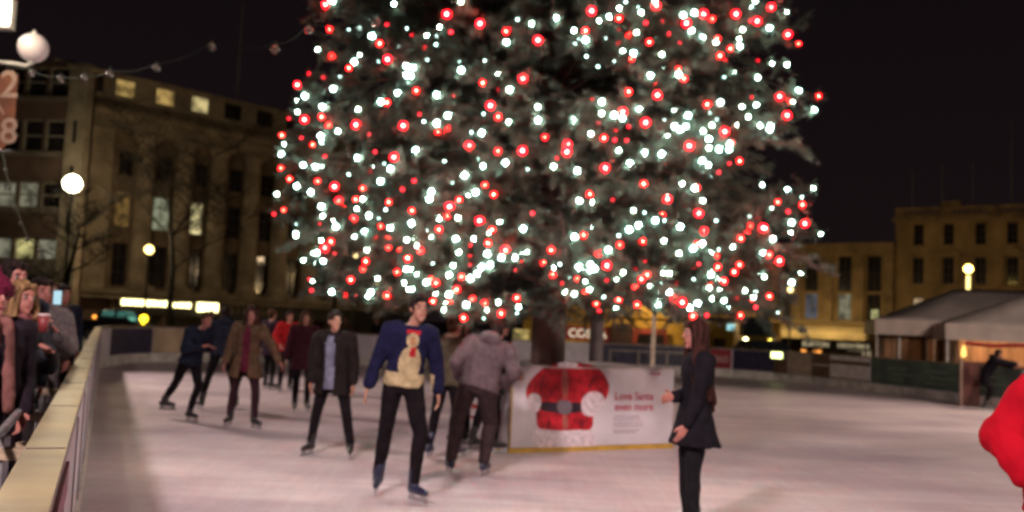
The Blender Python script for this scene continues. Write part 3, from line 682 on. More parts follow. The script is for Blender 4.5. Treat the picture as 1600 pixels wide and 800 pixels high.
# attic storey with its small lit windows and coping
ah = []
za0, za1 = N.z(255, 164), N.z(255, 142)
for px in (141, 192, 255, 310, 362, 412, 458, 503, 548, 592): ah.append((N.u(px, 155)-0.75, N.u(px, 155)+0.75, za0-0.1, za1+0.1))
b = MB(); wall_with_holes(b, N0, N1, zc0+1.9, ztop-0.35, ah, -0.35, 0.3); b.build('attic_wall', stone, N.root)
b = MB(); b.box(N0-0.1, N1, -0.45, 1.0, ztop-0.35, ztop); b.build('coping', stone2, N.root)
for i, h in enumerate(ah):
    g = {1: glass_amber, 2: glass_amber, 3: glass_attic}.get(i, glass_d)
    if i in (1, 2): g = lit_window('glass_attic_dim', (0.85, 0.56, 0.18), 0.55)
    window(N, *h, g, frame_p if g is not glass_d else frame_d, None if g is glass_d else 'lit attic window', (0, 0), y=-0.27)
b = MB(); b.box(N0, N1, -0.75, 0.0, zc0, zc0+0.9); b.build('entablature', stone, N.root)
b = MB(); b.box(N0, N1, -1.15, 0.0, zc0+0.9, zc0+1.25); b.box(N0, N1, -1.0, 0.0, zc0+1.25, zc0+1.5); b.box(N0, N1, -0.55, 0.55, zc0+1.5, zc0+1.9)
u_ = N0+0.2
while u_ < N1-0.3: b.box(u_, u_+0.22, -0.98, -0.76, zc0+0.66, zc0+0.9); u_ += 0.5
b.build('cornice', stone2, N.root)
b = MB(); b.box(N.u(118, 300), N.u(170, 300), -0.35, 0.0, zbase+0.003, zc0-0.003); b.build('pilaster', stone2, N.root)
for px in (222, 283, 337, 390, 437, 486, 531, 576, 620):
    uc = N.u(px, 330); b = MB(); r0 = 0.72
    b.box(uc-0.9, uc+0.9, -1.0, -0.002, zbase, zbase+0.3)
    b.lathe([(0.84, zbase+0.3), (0.88, zbase+0.42), (0.76, zbase+0.55), (r0, zbase+1.0), (r0*0.97, (zbase+zc0)/2), (r0*0.86, zc0-0.75), (0.62, zc0-0.68), (0.78, zc0-0.5), (0.84, zc0-0.28)], (uc, -0.12, 0), 20)
    b.box(uc-0.88, uc+0.88, -0.98, -0.002, zc0-0.28, zc0-0.003); b.build('column', stone2, N.root, False)
b = MB(); b.box(N0, N1, -0.9, 0.9, zbase-0.7, zbase-0.003); b.box(N0, N1, -1.15, 0.0, zbase-0.35, zbase-0.12); b.build('plinth_band', stone2, N.root)
# ground floor shops
zs = zbase-0.7
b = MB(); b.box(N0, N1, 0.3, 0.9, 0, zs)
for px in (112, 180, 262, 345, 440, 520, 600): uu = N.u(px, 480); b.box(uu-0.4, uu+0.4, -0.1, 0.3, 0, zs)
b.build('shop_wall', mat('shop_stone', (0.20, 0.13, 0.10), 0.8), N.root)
b = MB(); b.box(N.u(183, 470), N1, -0.30, -0.105, zs-1.1, zs-0.05); b.build('fascia', mat('fascia_dark', (0.05, 0.04, 0.04), 0.5), N.root)
for a, c_ in ((184, 258), (264, 341), (350, 436), (444, 516), (524, 596)):
    u0, u1 = N.u(a, 490)+0.5, N.u(c_, 490)-0.5
    b = MB(); b.box(u0, u1, 0.20, 0.29, 0.3, zs-1.15); b.build('shop_window', glass_d, N.root)
sign_on = glow('sign_lit', (1.0, 0.86, 0.36), 5.5)
for a, c_, t0, t1, nn in ((186, 260, 465, 479, 8), (265, 296, 470, 482, 3)):
    u0, u1 = N.u(a, 472), N.u(c_, 472); zt, zb_ = N.z((a+c_)/2, t0+2), N.z((a+c_)/2, t1-1)
    b = MB(); k = (u1-u0)/nn; r_ = random.Random(a)
    for i in range(nn):
        h = r_.uniform(0.0, 0.12)
        b.box(u0+i*k+0.03, u0+(i+1)*k-0.06, -0.36, -0.302, zb_+h*0.3, zt-h)
    s_ = b.build('lit_sign', sign_on, N.root); s_['label'] = 'glowing yellow shop sign'
u0, u1 = N.u(305, 478), N.u(336, 478)
b = MB(); b.box(u0, u1, -0.5, -0.302, N.z(320, 487), N.z(320, 468)); s_ = b.build('lit_sign', sign_on, N.root); s_['label'] = 'glowing square shop sign'
dim_let = mat('sign_letters_dim', (0.34, 0.25, 0.16), 0.5)
uu, zz_ = N.uz(352, 489)
wd = N.u(436, 489)-uu
t_ = text('shop_name', 'JETTENCO', 1.0, dim_let, N.root, (uu, -0.31, zz_), (R(90), 0, 0), 0.03)
t_.scale = (wd/5.6, 0.95, 1)
# flag pole on the roof
uu = N.u(377, 150); b = MB(); b.tube([(uu, 0.7, ztop-0.02), (uu, 0.7, ztop+8.5)], [0.09, 0.05]); b.build('roof_pole', mat('pole_grey', (0.30, 0.26, 0.26), 0.5), N.root)

# --- modern office block at the far left
Fo = Facade('office_block', 'dark office block with bands of gridded windows at the far left', (-44, 52.5), (-24.2, 50.5), depth=2.4)
zt = Fo.z(60, 97)
bands = [(Fo.z(50, 150), Fo.z(50, 104)), (Fo.z(50, 236), Fo.z(50, 186)), (Fo.z(50, 324), Fo.z(50, 284)), (Fo.z(50, 405), Fo.z(50, 372))]
holes = []
U1 = Fo.u(100, 300)
for r_, (z0_, z1_) in enumerate(bands):
    u_ = U1-0.2
    while u_ > 1.2: holes.append((u_-1.2, u_, z0_, z1_, r_)); u_ -= 1.32
b = MB(); wall_with_holes(b, 0, U1, 4.0, zt, [h[:4] for h in holes]); b.box(0, U1, 1.2, Fo.depth, 0, zt-0.1); b.box(0, U1, 0, 1.2, zt-0.098, zt+0.1)
b.build('wall', office_m, Fo.root)
b = MB()
for (z0_, z1_) in bands: b.box(0, U1, -0.12, -0.003, z0_-0.30, z0_-0.02)
b.build('sill_band', office_lt, Fo.root)
gdim = lit_window('glass_lit_office', (0.75, 0.72, 0.5), 0.28)
gsh = lit_window('glass_lit_shop', (0.95, 0.85, 0.35), 0.6)
for k, h in enumerate(holes):
    g = glass_d
    if h[4] == 2 and k % 3 != 1: g = gdim
    if h[4] == 3: g = gsh if k % 2 else gdim
    window(Fo, *h[:4], g, frame_p, None, (0, 1 if h[4] < 3 else 0), mull=0.08)
b = MB(); b.box(0, U1, 0.2, 1.2, 0, 4.0); b.build('shop_wall', mat('shop_stone', (0.2, 0.13, 0.1)), Fo.root)
b = MB(); b.box(0, U1, -0.4, 0.0, 3.2, 4.0); b.build('canopy', office_lt, Fo.root)
tw0, tw1 = Fo.u(101, 300), Fo.u(131, 300)
Fo_side = 0
Tt = thing('stair_tower', 'tall pale stone stair tower between office block and columned building', 'building', Fo.A + Fo.d*tw0 + Fo.n*0.4, Fo.root.rotation_euler.z)
b = MB(); b.box(0, tw1-tw0, 0, 0.6, 0, Fo.z(115, 108)); b.build('wall', stone2, Tt)
b = MB(); b.box(-0.1, tw1-tw0+0.1, -0.15, 0.7, Fo.z(115, 108), Fo.z(115, 103)); b.build('coping', stone, Tt)
for zz_ in (5.5, 8.0, 10.5):
    b = MB(); b.box((tw1-tw0)*0.42, (tw1-tw0)*0.58, -0.03, -0.002, zz_, zz_+1.2); b.build('window', glass_d, Tt)

# --- yellow stone houses on the right
def wall_house(F, u0, u1, zt_, holes, m, mt):
    b = MB(); wall_with_holes(b, u0, u1, 0, zt_, holes); b.box(u0, u1, 1.0, F.depth, 0, zt_-0.2); b.build('wall', m, F.root)
PA, PB = Vector((34.8, 84)), Vector((43.17, 78)); dr = (PB-PA).normalized()
H2 = Facade('stone_townhouse', 'three-storey yellow stone house with parapet behind the marquees', PA, PA+dr*26)
zt_ = H2.z(1500, 345); zp = H2.z(1500, 322)
holes = []; info = []
for px, kinds in ((1435, 'abc'), (1482, 'ab'), (1532, 'ab'), (1582, 'ab'), (1632, 'ab'), (1680, 'ab')):
    uc = H2.u(px, 400)
    for kd, (ya, yb, w_) in {'a': (349, 382, 0.42), 'b': (402, 444, 0.46), 'c': (466, 500, 0.45)}.items():
        if kd not in kinds and kd == 'c': continue
        z0_, z1_ = H2.z(1500, yb), H2.z(1500, ya)
        holes.append((uc-w_, uc+w_, z0_, z1_)); info.append((kd, px))
wall_house(H2, 0, H2.L, zt_, holes, stone_y, stone_yt)
for h, (kd, px) in zip(holes, info):
    window(H2, *h, glass_d, frame_d, None, (1, 2))
    b = MB(); b.box(h[0]-0.15, h[1]+0.15, -0.12, -0.003, h[2]-0.16, h[2]-0.01)
    if kd == 'b' and px in (1482, 1582, 1680):
        for s_ in (0, 1):
            x = h[0]-0.45 if s_ == 0 else h[1]+0.15
            b.box(x, x+0.3, -0.2, -0.003, h[2]-0.008, h[3]+0.1)
        b.box(h[0]-0.6, h[1]+0.6, -0.35, -0.003, h[3]+0.1, h[3]+0.35)
        cx = (h[0]+h[1])/2
        b.prism([(h[0]-0.6, h[3]+0.353), (h[1]+0.6, h[3]+0.353), (cx, h[3]+0.85)], lambda p: (p[0], -0.33, p[1]), lambda p: (p[0], -0.003, p[1]))
    b.build('window_surround', stone_yt, H2.root)
b = MB(); b.box(-0.2, H2.L, -0.45, 0.0, zt_, zt_+0.35); b.box(-0.1, H2.L, -0.30, 0.6, zt_+0.35, zt_+0.6); b.build('cornice', stone_yt, H2.root)
b = MB(); b.box(-0.05, H2.L, -0.1, 0.15, zp-0.2, zp); u_ = 0.0
k = 0
while u_ < H2.L:
    if k % 9 == 0: b.box(u_, u_+0.9, -0.1, 0.2, zt_+0.6, zp-0.203); u_ += 1.0
    else: b.box(u_, u_+0.16, -0.05, 0.11, zt_+0.6, zp-0.2); u_ += 0.34
    k += 1
b.build('balustrade', stone_yt, H2.root)
uc = H2.u(1485, 320); b = MB(); b.box(uc-0.8, uc+0.8, 0.16, 0.8, zp, zp+0.5); b.build('chimney', stone_yt, H2.root)
for px, yt in ((1422, 262), (1469, 255), (1517, 250), (1578, 183)):
    uu = H2.u(px, 300); zz_ = H2.z(px, yt); b = MB(); b.tube([(uu, 0.9, zt_+0.2), (uu, 0.9, zz_)], [0.06, 0.03], 6); b.build('flagpole', mat('pole_grey', (0.3, 0.26, 0.26)), H2.root)

H1 = Facade('stone_shop_building', 'lower yellow stone shop building left of the townhouse', PA-dr*29, PA-dr*0.05)
z1t = H1.z(1330, 388)
holes = []; gl = []
for px in (1038, 1090, 1130, 1178, 1225, 1268, 1320, 1366):
    uc = H1.u(px, 430)
    holes.append((uc-0.62, uc+0.62, H1.z(1320, 455), H1.z(1320, 400))); gl.append(glass_d)
    holes.append((uc-0.62, uc+0.62, H1.z(1320, 500), H1.z(1320, 459))); gl.append({1320: lit_window('glass_blue', (0.62, 0.60, 0.40), 0.35), 1268: lit_window('glass_cool', (0.24, 0.26, 0.32), 0.35), 1366: glass_d}.get(px, glass_d))
wall_house(H1, 0, H1.L, z1t, holes, stone_y, stone_yt)
for h, g in zip(holes, gl): window(H1, *h, g, frame_d if g is glass_d else frame_p, None if g is glass_d else 'lit window', (1, 1))
uc = H1.u(1366, 490); b = MB(); b.box(uc-0.3, uc+0.3, 0.19, 0.215, H1.z(1366, 498), H1.z(1366, 484)); b.build('lit_blind', lit_window('blind_lit', (0.85, 0.8, 0.35), 0.9), H1.root)
b = MB()
for px in (1062, 1110, 1154, 1202, 1247, 1295, 1344, 1389): uc = H1.u(px, 430); b.box(uc-0.42, uc+0.42, -0.3, -0.003, 3.2, z1t-0.5)
b.build('pilasters', stone_yt, H1.root)
b = MB(); b.box(0, H1.L, -0.5, 0.0, z1t-0.5, z1t+0.1); b.box(0, H1.L, -0.65, 0.3, z1t+0.1, z1t+0.45); b.build('cornice', stone_yt, H1.root)
b = MB(); b.box(0, H1.L, -0.2, 0.9, 0.0, 0.5); b.build('plinth', stone_yt, H1.root)
# awning with the two shops under it
a0, a1 = H1.u(1222, 515), H1.u(1366, 515)
aw_top, aw_bot = H1.z(1290, 502), H1.z(1290, 530)
b = MB(); b.prism([(-0.31, aw_top), (-2.3, aw_bot+0.5), (-2.3, aw_bot), (-2.22, aw_bot), (-2.22, aw_bot+0.45), (-0.31, aw_top-0.12)], lambda p: (a0, p[0], p[1]), lambda p: (a1, p[0], p[1]))
aw = b.build('awning', mat('awning_cream', (0.78, 0.62, 0.34), 0.7, 0.15, 0.8), H1.root)
b = MB(); b.prism([(-1.0, aw_top-0.30), (-1.04, aw_top-0.42), (-1.2, aw_top-0.50), (-1.17, aw_top-0.37)], lambda p: (a0, p[0], p[1]+0.06), lambda p: (a1, p[0], p[1]+0.06)); b.build('fold_line', mat('awning_fold', (0.25, 0.16, 0.06)), aw)
fz1, fz0 = H1.z(1290, 532), H1.z(1290, 543)
sf = thing('shopfront', 'dark shopfront with two shop names under the cream awning', 'shopfront', H1.A + H1.n*0.3 + H1.d*a0, H1.root.rotation_euler.z)
al = a1-a0
b = MB(); b.box(0, al, -0.18, 0.0, fz0-0.05, fz1+0.05); b.build('fascia', mat('fascia_black', (0.025, 0.02, 0.02), 0.4), sf)
b = MB(); b.box(0, al, -0.06, 0.0, 0, fz0-0.05)
for q in (0, 0.33, 0.5, 0.72, 1): b.box(al*q-0.12*(q > 0), al*q+0.12*(q < 1), -0.16, -0.063, 0, fz0-0.053)
b.build('frame', mat('frame_brown', (0.06, 0.035, 0.03), 0.5), sf)
orange = lit_window('shop_orange', (1.0, 0.36, 0.07), 2.0); shopg = lit_window('shop_glass_lit', (0.65, 0.5, 0.3), 0.35)
for q0, q1, g in ((0.03, 0.31, glass_d), (0.35, 0.49, glass_d), (0.51, 0.70, glass_d), (0.74, 0.98, shopg)):
    b = MB(); b.box(al*q0, al*q1, -0.10, -0.064, 0.6, fz0-0.2); b.build('shop_window', g, sf)
for px, w_, zz0, zz1, m_ in ((1279, 0.38, 560, 547, orange), (1258, 0.22, 555, 546, orange), (1356, 0.4, 560, 548, shopg)):
    uc = H1.u(px, 550)-a0; b = MB(); b.box(uc-w_, uc+w_, -0.14, -0.105, H1.z(px, zz0), H1.z(px, zz1)); b.build('window_display', m_, sf)
pale_let = mat('letters_pale', (0.62, 0.56, 0.42), 0.5, emit=(0.9, 0.75, 0.45), es=0.5)
hgt = (fz1-fz0)*1.05
u0 = H1.u(1256, 538)-a0; wd = H1.u(1296, 538)-a0-u0
t_ = text('shop_name', 'BURTON', hgt, pale_let, sf, (u0, -0.19, fz0+0.05), (R(90), 0, 0), 0.02); t_.scale = (wd/(hgt*3.9), 1, 1)
u0 = H1.u(1311, 539)-a0; wd = H1.u(1364, 539)-a0-u0
t_ = text('shop_name', 'DOROTHY PERKINS', hgt*0.8, pale_let, sf, (u0, -0.19, fz0+0.08), (R(90), 0, 0), 0.02); t_.scale = (wd/(hgt*0.8*9.6), 1, 1)

# --- low shops seen under the branches: yellow-lit wall, red fronts, red sign
Sh = Facade('low_shop_row', 'low red-fronted shops under a yellow lit wall seen behind the tree trunk', (3.0, 74), (20.5, 70), depth=8)
zt3 = Sh.z(980, 478)
b = MB(); b.box(-2, Sh.L, 0, 8, 2.6, zt3); b.box(-2, Sh.L, 0.5, 8, 0, 2.6); b.build('wall', mat('render_yellow', (0.52, 0.33, 0.07), 0.8, 0.25, 0.9), Sh.root)
b = MB(); b.box(Sh.u(948), Sh.u(1045), -0.25, -0.003, Sh.z(990, 541), Sh.z(990, 512)); b.build('red_front', mat('front_red', (0.26, 0.035, 0.03), 0.6, 0.4, 0.6), Sh.root)
b = MB(); b.box(Sh.u(958), Sh.u(992), -0.45, -0.253, 0, Sh.z(975, 505)); b.build('doorway', mat('door_dark', (0.05, 0.025, 0.03), 0.6), Sh.root)
b = MB(); b.box(Sh.u(882, 520), Sh.u(921, 520), -0.4, -0.003, Sh.z(900, 531), Sh.z(900, 510)); sg = b.build('sign_board', mat('sign_red', (0.30, 0.02, 0.025), 0.5, emit=(0.4, 0.02, 0.02), es=0.15), Sh.root)
u0, z0 = Sh.uz(889, 526); t_ = text('shop_name', 'COSTA', 0.92, glow('letters_lit', (1.0, 0.85, 0.6), 0.9), sg, (u0, -0.41, z0), (R(90), 0, 0), 0.02)
b = MB(); b.box(Sh.u(880), Sh.u(919), -0.1, 0.1, Sh.z(900, 545), Sh.z(900, 534)); b.build('lit_window', lit_window('cafe_lit', (1.0, 0.78, 0.25), 1.6), Sh.root)
b = MB(); b.box(Sh.u(1000), Sh.u(1040), -0.33, -0.255, Sh.z(1020, 536), Sh.z(1020, 522)); b.build('shop_window', glass_d, Sh.root)
b = MB(); b.box(Sh.u(806), Sh.u(830), -0.1, -0.01, Sh.z(820, 535), Sh.z(820, 515)); b.build('lit_window', lit_window('cafe_dim', (0.8, 0.6, 0.2), 0.7), Sh.root)
K = Facade('yellow_kiosk', 'yellow lit kiosk with a bright cyan window behind the woman', (17.3, 60), (23.3, 59), 'kiosk', depth=3)
zk = K.z(1150, 503)
b = MB(); b.box(K.u(1110), K.u(1200), 0, 3, 0, zk); b.build('body', mat('kiosk_yellow', (0.50, 0.32, 0.05), 0.6, 0.3, 0.7), K.root)
b = MB(); b.box(K.u(1106), K.u(1204), -0.35, 3.2, zk, zk+0.25); b.build('roof', slate, K.root)
b = MB(); b.box(K.u(1138), K.u(1158), -0.05, -0.003, K.z(1147, 516), K.z(1147, 507)); b.build('lit_window', lit_window('kiosk_cyan', (0.45, 0.9, 0.95), 1.5), K.root)
b = MB(); b.box(K.u(1118), K.u(1136), -0.05, -0.003, 0.3, K.z(1147, 530)); b.build('door', mat('door_dark', (0.05, 0.025, 0.03)), K.root)
b = MB(); b.box(K.u(1160), K.u(1182), -0.05, -0.003, K.z(1170, 530), K.z(1170, 512)); b.build('shutter', mat('shutter_ochre', (0.35, 0.2, 0.04), 0.6), K.root)

# ------------------------------------------------------------------ marquees
canvas = mat('marquee_canvas', (0.50, 0.42, 0.40), 0.7, 0.15, 0.8, bump=0.1)
canvas_v = mat('marquee_valance', (0.62, 0.50, 0.46), 0.7, 0.12, 1.5)
def marquee(name, label, a, b_, dep, eave, ridge, peak_frac):
    a = Vector((a[0], a[1], 0)); c_ = Vector((b_[0], b_[1], 0)); d = (c_-a).normalized(); L_ = (c_-a).length
    root = thing(name, label, 'marquee', (a.x, a.y, -0.06), math.atan2(d.y, d.x))
    p = [(0, 0, eave), (L_, 0, eave), (L_, dep, eave), (0, dep, eave)]; r0 = (L_*peak_frac[0], dep/2, ridge); r1 = (L_*peak_frac[1], dep/2, ridge)
    m_ = 7; vs = []; fs = []
    def sag(A_, B2, C2, D2, nn=8):
        k = len(vs)
        for i in range(nn+1):
            for j in range(nn+1):
                s_, t_ = i/nn, j/nn
                q = (Vector(A_)*(1-s_)+Vector(B2)*s_)*(1-t_)+(Vector(D2)*(1-s_)+Vector(C2)*s_)*t_
                q.z -= 0.10*math.sin(math.pi*t_)*math.sin(math.pi*min(1, max(0, s_))); vs.append(q)
        for i in range(nn):
            for j in range(nn): o_ = k+i*(nn+1)+j; fs.append((o_, o_+nn+1, o_+nn+2, o_+1))
    sag(p[0], p[1], r1, r0); sag(p[1], p[2], r1, r1); sag(p[2], p[3], r0, r1); sag(p[3], p[0], r0, r0)
    b = MB(); b.add(vs, fs); o = b.build('roof', canvas, root, True); sd = o.modifiers.new('s', 'SOLIDIFY'); sd.thickness = 0.02
    b = MB(); ev = eave
    for (x0, x1, y0, y1) in ((0, L_, -0.02, 0.0), (0, L_, dep, dep+0.02), (-0.02, 0, 0, dep), (L_, L_+0.02, 0, dep)): b.box(x0, x1, y0, y1, ev-0.52, ev+0.01)
    b.build('valance', canvas_v, root)
    for (x, y) in ((0.03, 0.03), (L_-0.09, 0.03), (0.03, dep-0.09), (L_-0.09, dep-0.09)):
        b = MB(); b.box(x, x+0.06, y, y+0.06, 0, ev-0.02); b.build('pole', steel, root)
    return root, L_
a = gy(1368, 505, 33)
mq1, L1 = marquee('marquee', 'large grey marquee with dark brown sheeting left of the orange-lit one', (a.x, 33.0), (a.x+9.03, 30.07), 7.0, 2.42, 3.76, (0.32, 0.85))
b = MB(); b.box(0.1, L1-0.1, 0.5, 0.55, 0, 2.2); b.build('back_sheet', mat('sheet_brown', (0.20, 0.11, 0.06), 0.8, 0.5, 1.2, stretch=(4, 1, 0.5)), mq1)
for k in range(5): b = MB(); b.box(0.8+k*0.9, 0.86+k*0.9, 0.40, 0.46, 0, 2.0); b.build('inner_pole', steel, mq1)
a2 = gy(1478, 506, 30)
mq2, L2 = marquee('marquee', 'marquee lit orange inside at the right edge beside the red jacket', (a2.x, 30.0), (a2.x+8.17, 27.66), 2.7, 2.32, 3.60, (0.38, 0.85))
b = MB(); b.box(0.5, L2-0.1, 2.4, 2.45, 0, 2.1); b.build('back_sheet', mat('sheet_tan', (0.55, 0.34, 0.20), 0.8, 0.3, 1.2, stretch=(4, 1, 0.5)), mq2)
b = MB(); b.box(0.0, 0.46, 0.3, 0.34, 0, 2.0); b.build('side_sheet', MATS['sheet_brown'], mq2)
b = MB(); b.box(0.8, L2-0.3, 1.5, 2.1, 0, 1.0); b.build('counter', mat('counter_brown', (0.2, 0.1, 0.05), 0.6), mq2)
b = MB(); b.tube([(0.6, 0.12, 1.72), (1.4, 0.12, 1.66), (2.2, 0.12, 1.72), (3.0, 0.12, 1.64), (4.4, 0.12, 1.70)], 0.07, 6); b.build('garland', mat('garland_red', (0.4, 0.02, 0.03), 0.6), mq2)
lamp('marquee_lamp', mq2.matrix_basis @ Vector((1.25, 1.2, 1.9)), 55, (1.0, 0.60, 0.32), 0.08)
lamp('marquee_lamp', mq2.matrix_basis @ Vector((3.4, 1.2, 1.9)), 55, (1.0, 0.60, 0.32), 0.08)
b = MB(); b.lathe([(0.02, 0.40), (0.03, 0.35), (0.07, 0.25), (0.08, 0.05), (0.03, 0.0)], (0.62, 0.5, 1.25), 12); b.build('hanging_lamp', glow('lantern_amber', (1.0, 0.6, 0.15), 2.2), mq2)

# ------------------------------------------------------------------ street lamps
pole_d = mat('lamp_iron', (0.07, 0.06, 0.055), 0.5, 0.3, 3.0, metal=0.3)
def street_lamp(p, label, r=0.26, col_=(1, 0.75, 0.35), s=60, power=900, kind='globe', group='street lamps round the square'):
    root = thing('street_lamp', label, 'street lamp', (p.x, p.y, -0.06), 0, group)
    h = p.z+0.06
    b = MB(); b.lathe([(0.16, 0), (0.16, 0.25), (0.10, 0.4), (0.075, 1.0), (0.055, h-r-0.1)], n=12); b.build('pole', pole_d, root)
    b = MB(); b.lathe([(0.05, h-r-0.12), (0.13, h-r-0.06), (0.14, h-r)], n=12); b.build('bracket', pole_d, root)
    b = MB(); b.ball((0, 0, h), (r, r, r)); b.build('lantern', glow('lantern_%s' % label[:8].replace(' ', '_'), col_, s), root, True)
    b = MB(); b.lathe([(0.05, h+r), (0.09, h+r+0.04), (0.02, h+r+0.18)], n=10); b.build('finial', pole_d, root)
    return root
street_lamp(gy(113, 287, 46), 'tall bright white lamp in front of the stair tower', 0.42, (1.0, 0.86, 0.55), 55)
lamp('street_lamp_light', gy(141, 318, 57.0), 620, (1.0, 0.78, 0.46), 0.25)
street_lamp(gy(233, 390, 50), 'small yellow lamp in front of the columned building', 0.24, (1.0, 0.72, 0.22), 7)
lamp('street_lamp_light', gy(233, 390, 50)+Vector((-0.3, 0.7, 0.4)), 200, (1.0, 0.72, 0.42), 0.25)
pl = gy(1513, 420, 70)
street_lamp(pl, 'yellow lamp rising behind the marquees before the townhouse', 0.30, (1.0, 0.66, 0.14), 16)
lamp('street_lamp_light', pl+Vector((-0.6, 0.9, -0.7)), 380, (1.0, 0.66, 0.34), 0.25)
b = MB(); b.lathe([(0.13, pl.z-1.75), (0.13, pl.z-0.5)], (pl.x, pl.y, 0), 12)
o = b.build('lamp_glow_tube', glow('tube_glow', (1.0, 0.75, 0.25), 3.0));  # glowing tube added to draw the lamp's vertical glow on its pole
par = [q for q in col.objects if q.name.startswith('street_lamp') and q.type == 'EMPTY'][-1]; o.parent = par; o.location = -par.location
# extra street lamps added out of sight behind the tree to light the facades
for x, y, hh, pw, lab in ((-12.5, 74, 6.5, 300, 'lamp before the columned building, behind the crown of the spruce'), (14, 62, 6.2, 600, 'lamp before the low red shops, behind the spruce'), (20.5, 68, 5.0, 600, 'lamp before the lower shop building, behind the spruce branches')):
    street_lamp(Vector((x, y, hh)), lab, 0.20, (1.0, 0.72, 0.30), 4)
    lamp('street_lamp_light', (x, y+0.6, hh), pw*0.42, (1.0, 0.70, 0.40), 0.25)
lamp('shop_fill', K.A + K.n*2.0 + K.d*2.5 + Vector((0, 0, 2.6)), 120, (1, 0.7, 0.3), 0.2)  # unseen light added to brighten the kiosk front
lamp('shop_fill', Sh.A + Sh.n*2.5 + Sh.d*8 + Vector((0, 0, 3.6)), 520, (1, 0.66, 0.25), 0.2)  # unseen light added to brighten the low shop row
for q in (0.12, 0.37, 0.62, 0.87): lamp('awning_fill', H1.A + H1.n*3.6 + H1.d*(a0+al*q) + Vector((0, 0, 2.9)), 75, (1, 0.70, 0.30), 0.15)  # unseen lights added in front of the awning to brighten it
# slim white post seen right of the trunk, lit by the tree
p = gz(1020, 590); q = gy(1026, 480, 20.0); base = Vector((q.x-0.05, 20.0, 0))
wp = thing('white_post', 'slim cream post standing behind the box, right of the trunk', 'post', base)
b = MB(); b.lathe([(0.09, 0), (0.09, 0.05), (0.045, 0.1), (0.045, q.z)], n=12); b.build('shaft', mat('post_cream', (0.6, 0.5, 0.38), 0.5), wp)
b = MB(); b.ball((0, 0, q.z+0.02), 0.06); b.build('cap', mat('post_cream', (0.6, 0.5, 0.38)), wp)

# the globe lamp at the left edge: lit floodlight above, unlit globe on its arm, banner below
gp = gy(52, 75, 14.8); post = gy(-22, 100, 14.8)
G = thing('globe_lamp_post', 'cast lamp post with unlit globe, lit floodlight and rust banner at the left edge', 'lamp post', (post.x, post.y, -0.06))
lo = lambda v: Vector(v)-G.location
b = MB(); b.lathe([(0.16, 0), (0.16, 0.5), (0.09, 0.8), (0.07, 5.4), (0.10, 5.5), (0.06, 5.6), (0.045, 6.9)], n=12); b.build('pole', pole_d, G)
pw = mat('lamp_white_paint', (0.62, 0.58, 0.52), 0.5)
a0_ = lo(gy(-20, 96, 14.8)); a1_ = lo(gy(20, 99, 14.8)); a2_ = lo(gy(40, 103, 14.8)); a3_ = lo(gy(50, 98, 14.8)); gl_ = lo(gp)
b = MB(); b.tube([a0_, a1_, a2_, a3_], 0.035, 8); b.ball(lo(gy(49, 97, 14.8)), 0.055); b.ball(lo(gy(36, 102, 14.8)), 0.035)
b.lathe([(0.03, 0), (0.10, 0.05), (0.11, 0.08)], a3_, 12); b.build('arm', pw, G, True)
b = MB(); b.ball(gl_, 0.235, 20, 14); g_ = b.build('globe', mat('globe_opal_glow', (0.72, 0.60, 0.58), 0.35, 0.06, 2.0, emit=(0.6, 0.45, 0.42), es=0.22), G, True); g_['label'] = 'unlit white glass globe with an added faint glow'  # weak emission paints light onto the unlit globe
b = MB(); b.lathe([(0.05, 0), (0.03, 0.04), (0.012, 0.07)], gl_+Vector((0, 0, 0.23)), 8); b.build('globe_cap', pw, G, True)
fl = lo(gy(2, 18, 14.6))
b = MB(); b.ball(fl, (0.10, 0.06, 0.22)); f_ = b.build('floodlight_lens', glow('flood_white', (0.92, 1.0, 0.90), 22), G, True); f_['label'] = 'lit floodlight'
b = MB(); b.box(fl.x-0.16, fl.x+0.12, fl.y+0.07, fl.y+0.22, fl.z-0.25, fl.z+0.25); b.tube([fl+Vector((0, 0.15, 0)), Vector((0, 0, fl.z))], 0.03); b.box(fl.x-0.02, fl.x+0.16, fl.y-0.04, fl.y+0.04, fl.z-0.27, fl.z-0.24); b.build('floodlight_housing', pw, G)
lamp('floodlight_light', gy(2, 18, 14.0)+Vector((0.1, -0.35, 0)), 380, (1.0, 0.84, 0.56), 0.12, 'SPOT', (-3.8, 6.0, 0), 84)
lamp('floodlight_light', gy(2, 18, 13.9), 40, (1.0, 0.86, 0.6), 0.1)
# banner with large curly figures
bn0 = gy(-34, 112, 14.75); bn1 = gy(25, 235, 14.75)
bx0, bz1, bz0 = lo(bn0).x, lo(bn0).z-0.03, lo(bn1).z; bx1 = lo(gy(24, 170, 14.75)).x
nn = 10; fr = []; bk_ = []
b = MB(); b.prism([(bx0, bz0+0.1), (bx0, bz1), (bx1, bz1), (bx1+0.01, bz0+0.45), (bx1-0.05, bz0+0.15), (bx1-0.16, bz0)], lambda p: (p[0], -0.055, p[1]), lambda p: (p[0], -0.045, p[1]))
bn = b.build('banner', mat('banner_orange', (0.19, 0.06, 0.028), 0.7, 0.25, 3.0), G); bn['label'] = 'rust-orange banner with pale figures'
bl_ = mat('banner_figures', (0.42, 0.27, 0.20), 0.6)
for ch, py, sz, rx_ in (('2', 150, 0.62, 0), ('/', 178, 0.30, -50), ('8', 222, 0.58, 0)):
    q = lo(gy(-2, py, 14.7)); text('banner_figure', ch, sz, bl_, bn, (q.x-(0.02 if ch != '/' else -0.05), -0.06, q.z), (R(90), R(rx_), 0), 0.003)
for zb in (bz1+0.01, bz0-0.02):
    b = MB(); b.tube([(0, 0, zb), (bx1, -0.05, zb)], 0.014); b.build('banner_arm', pole_d, G)

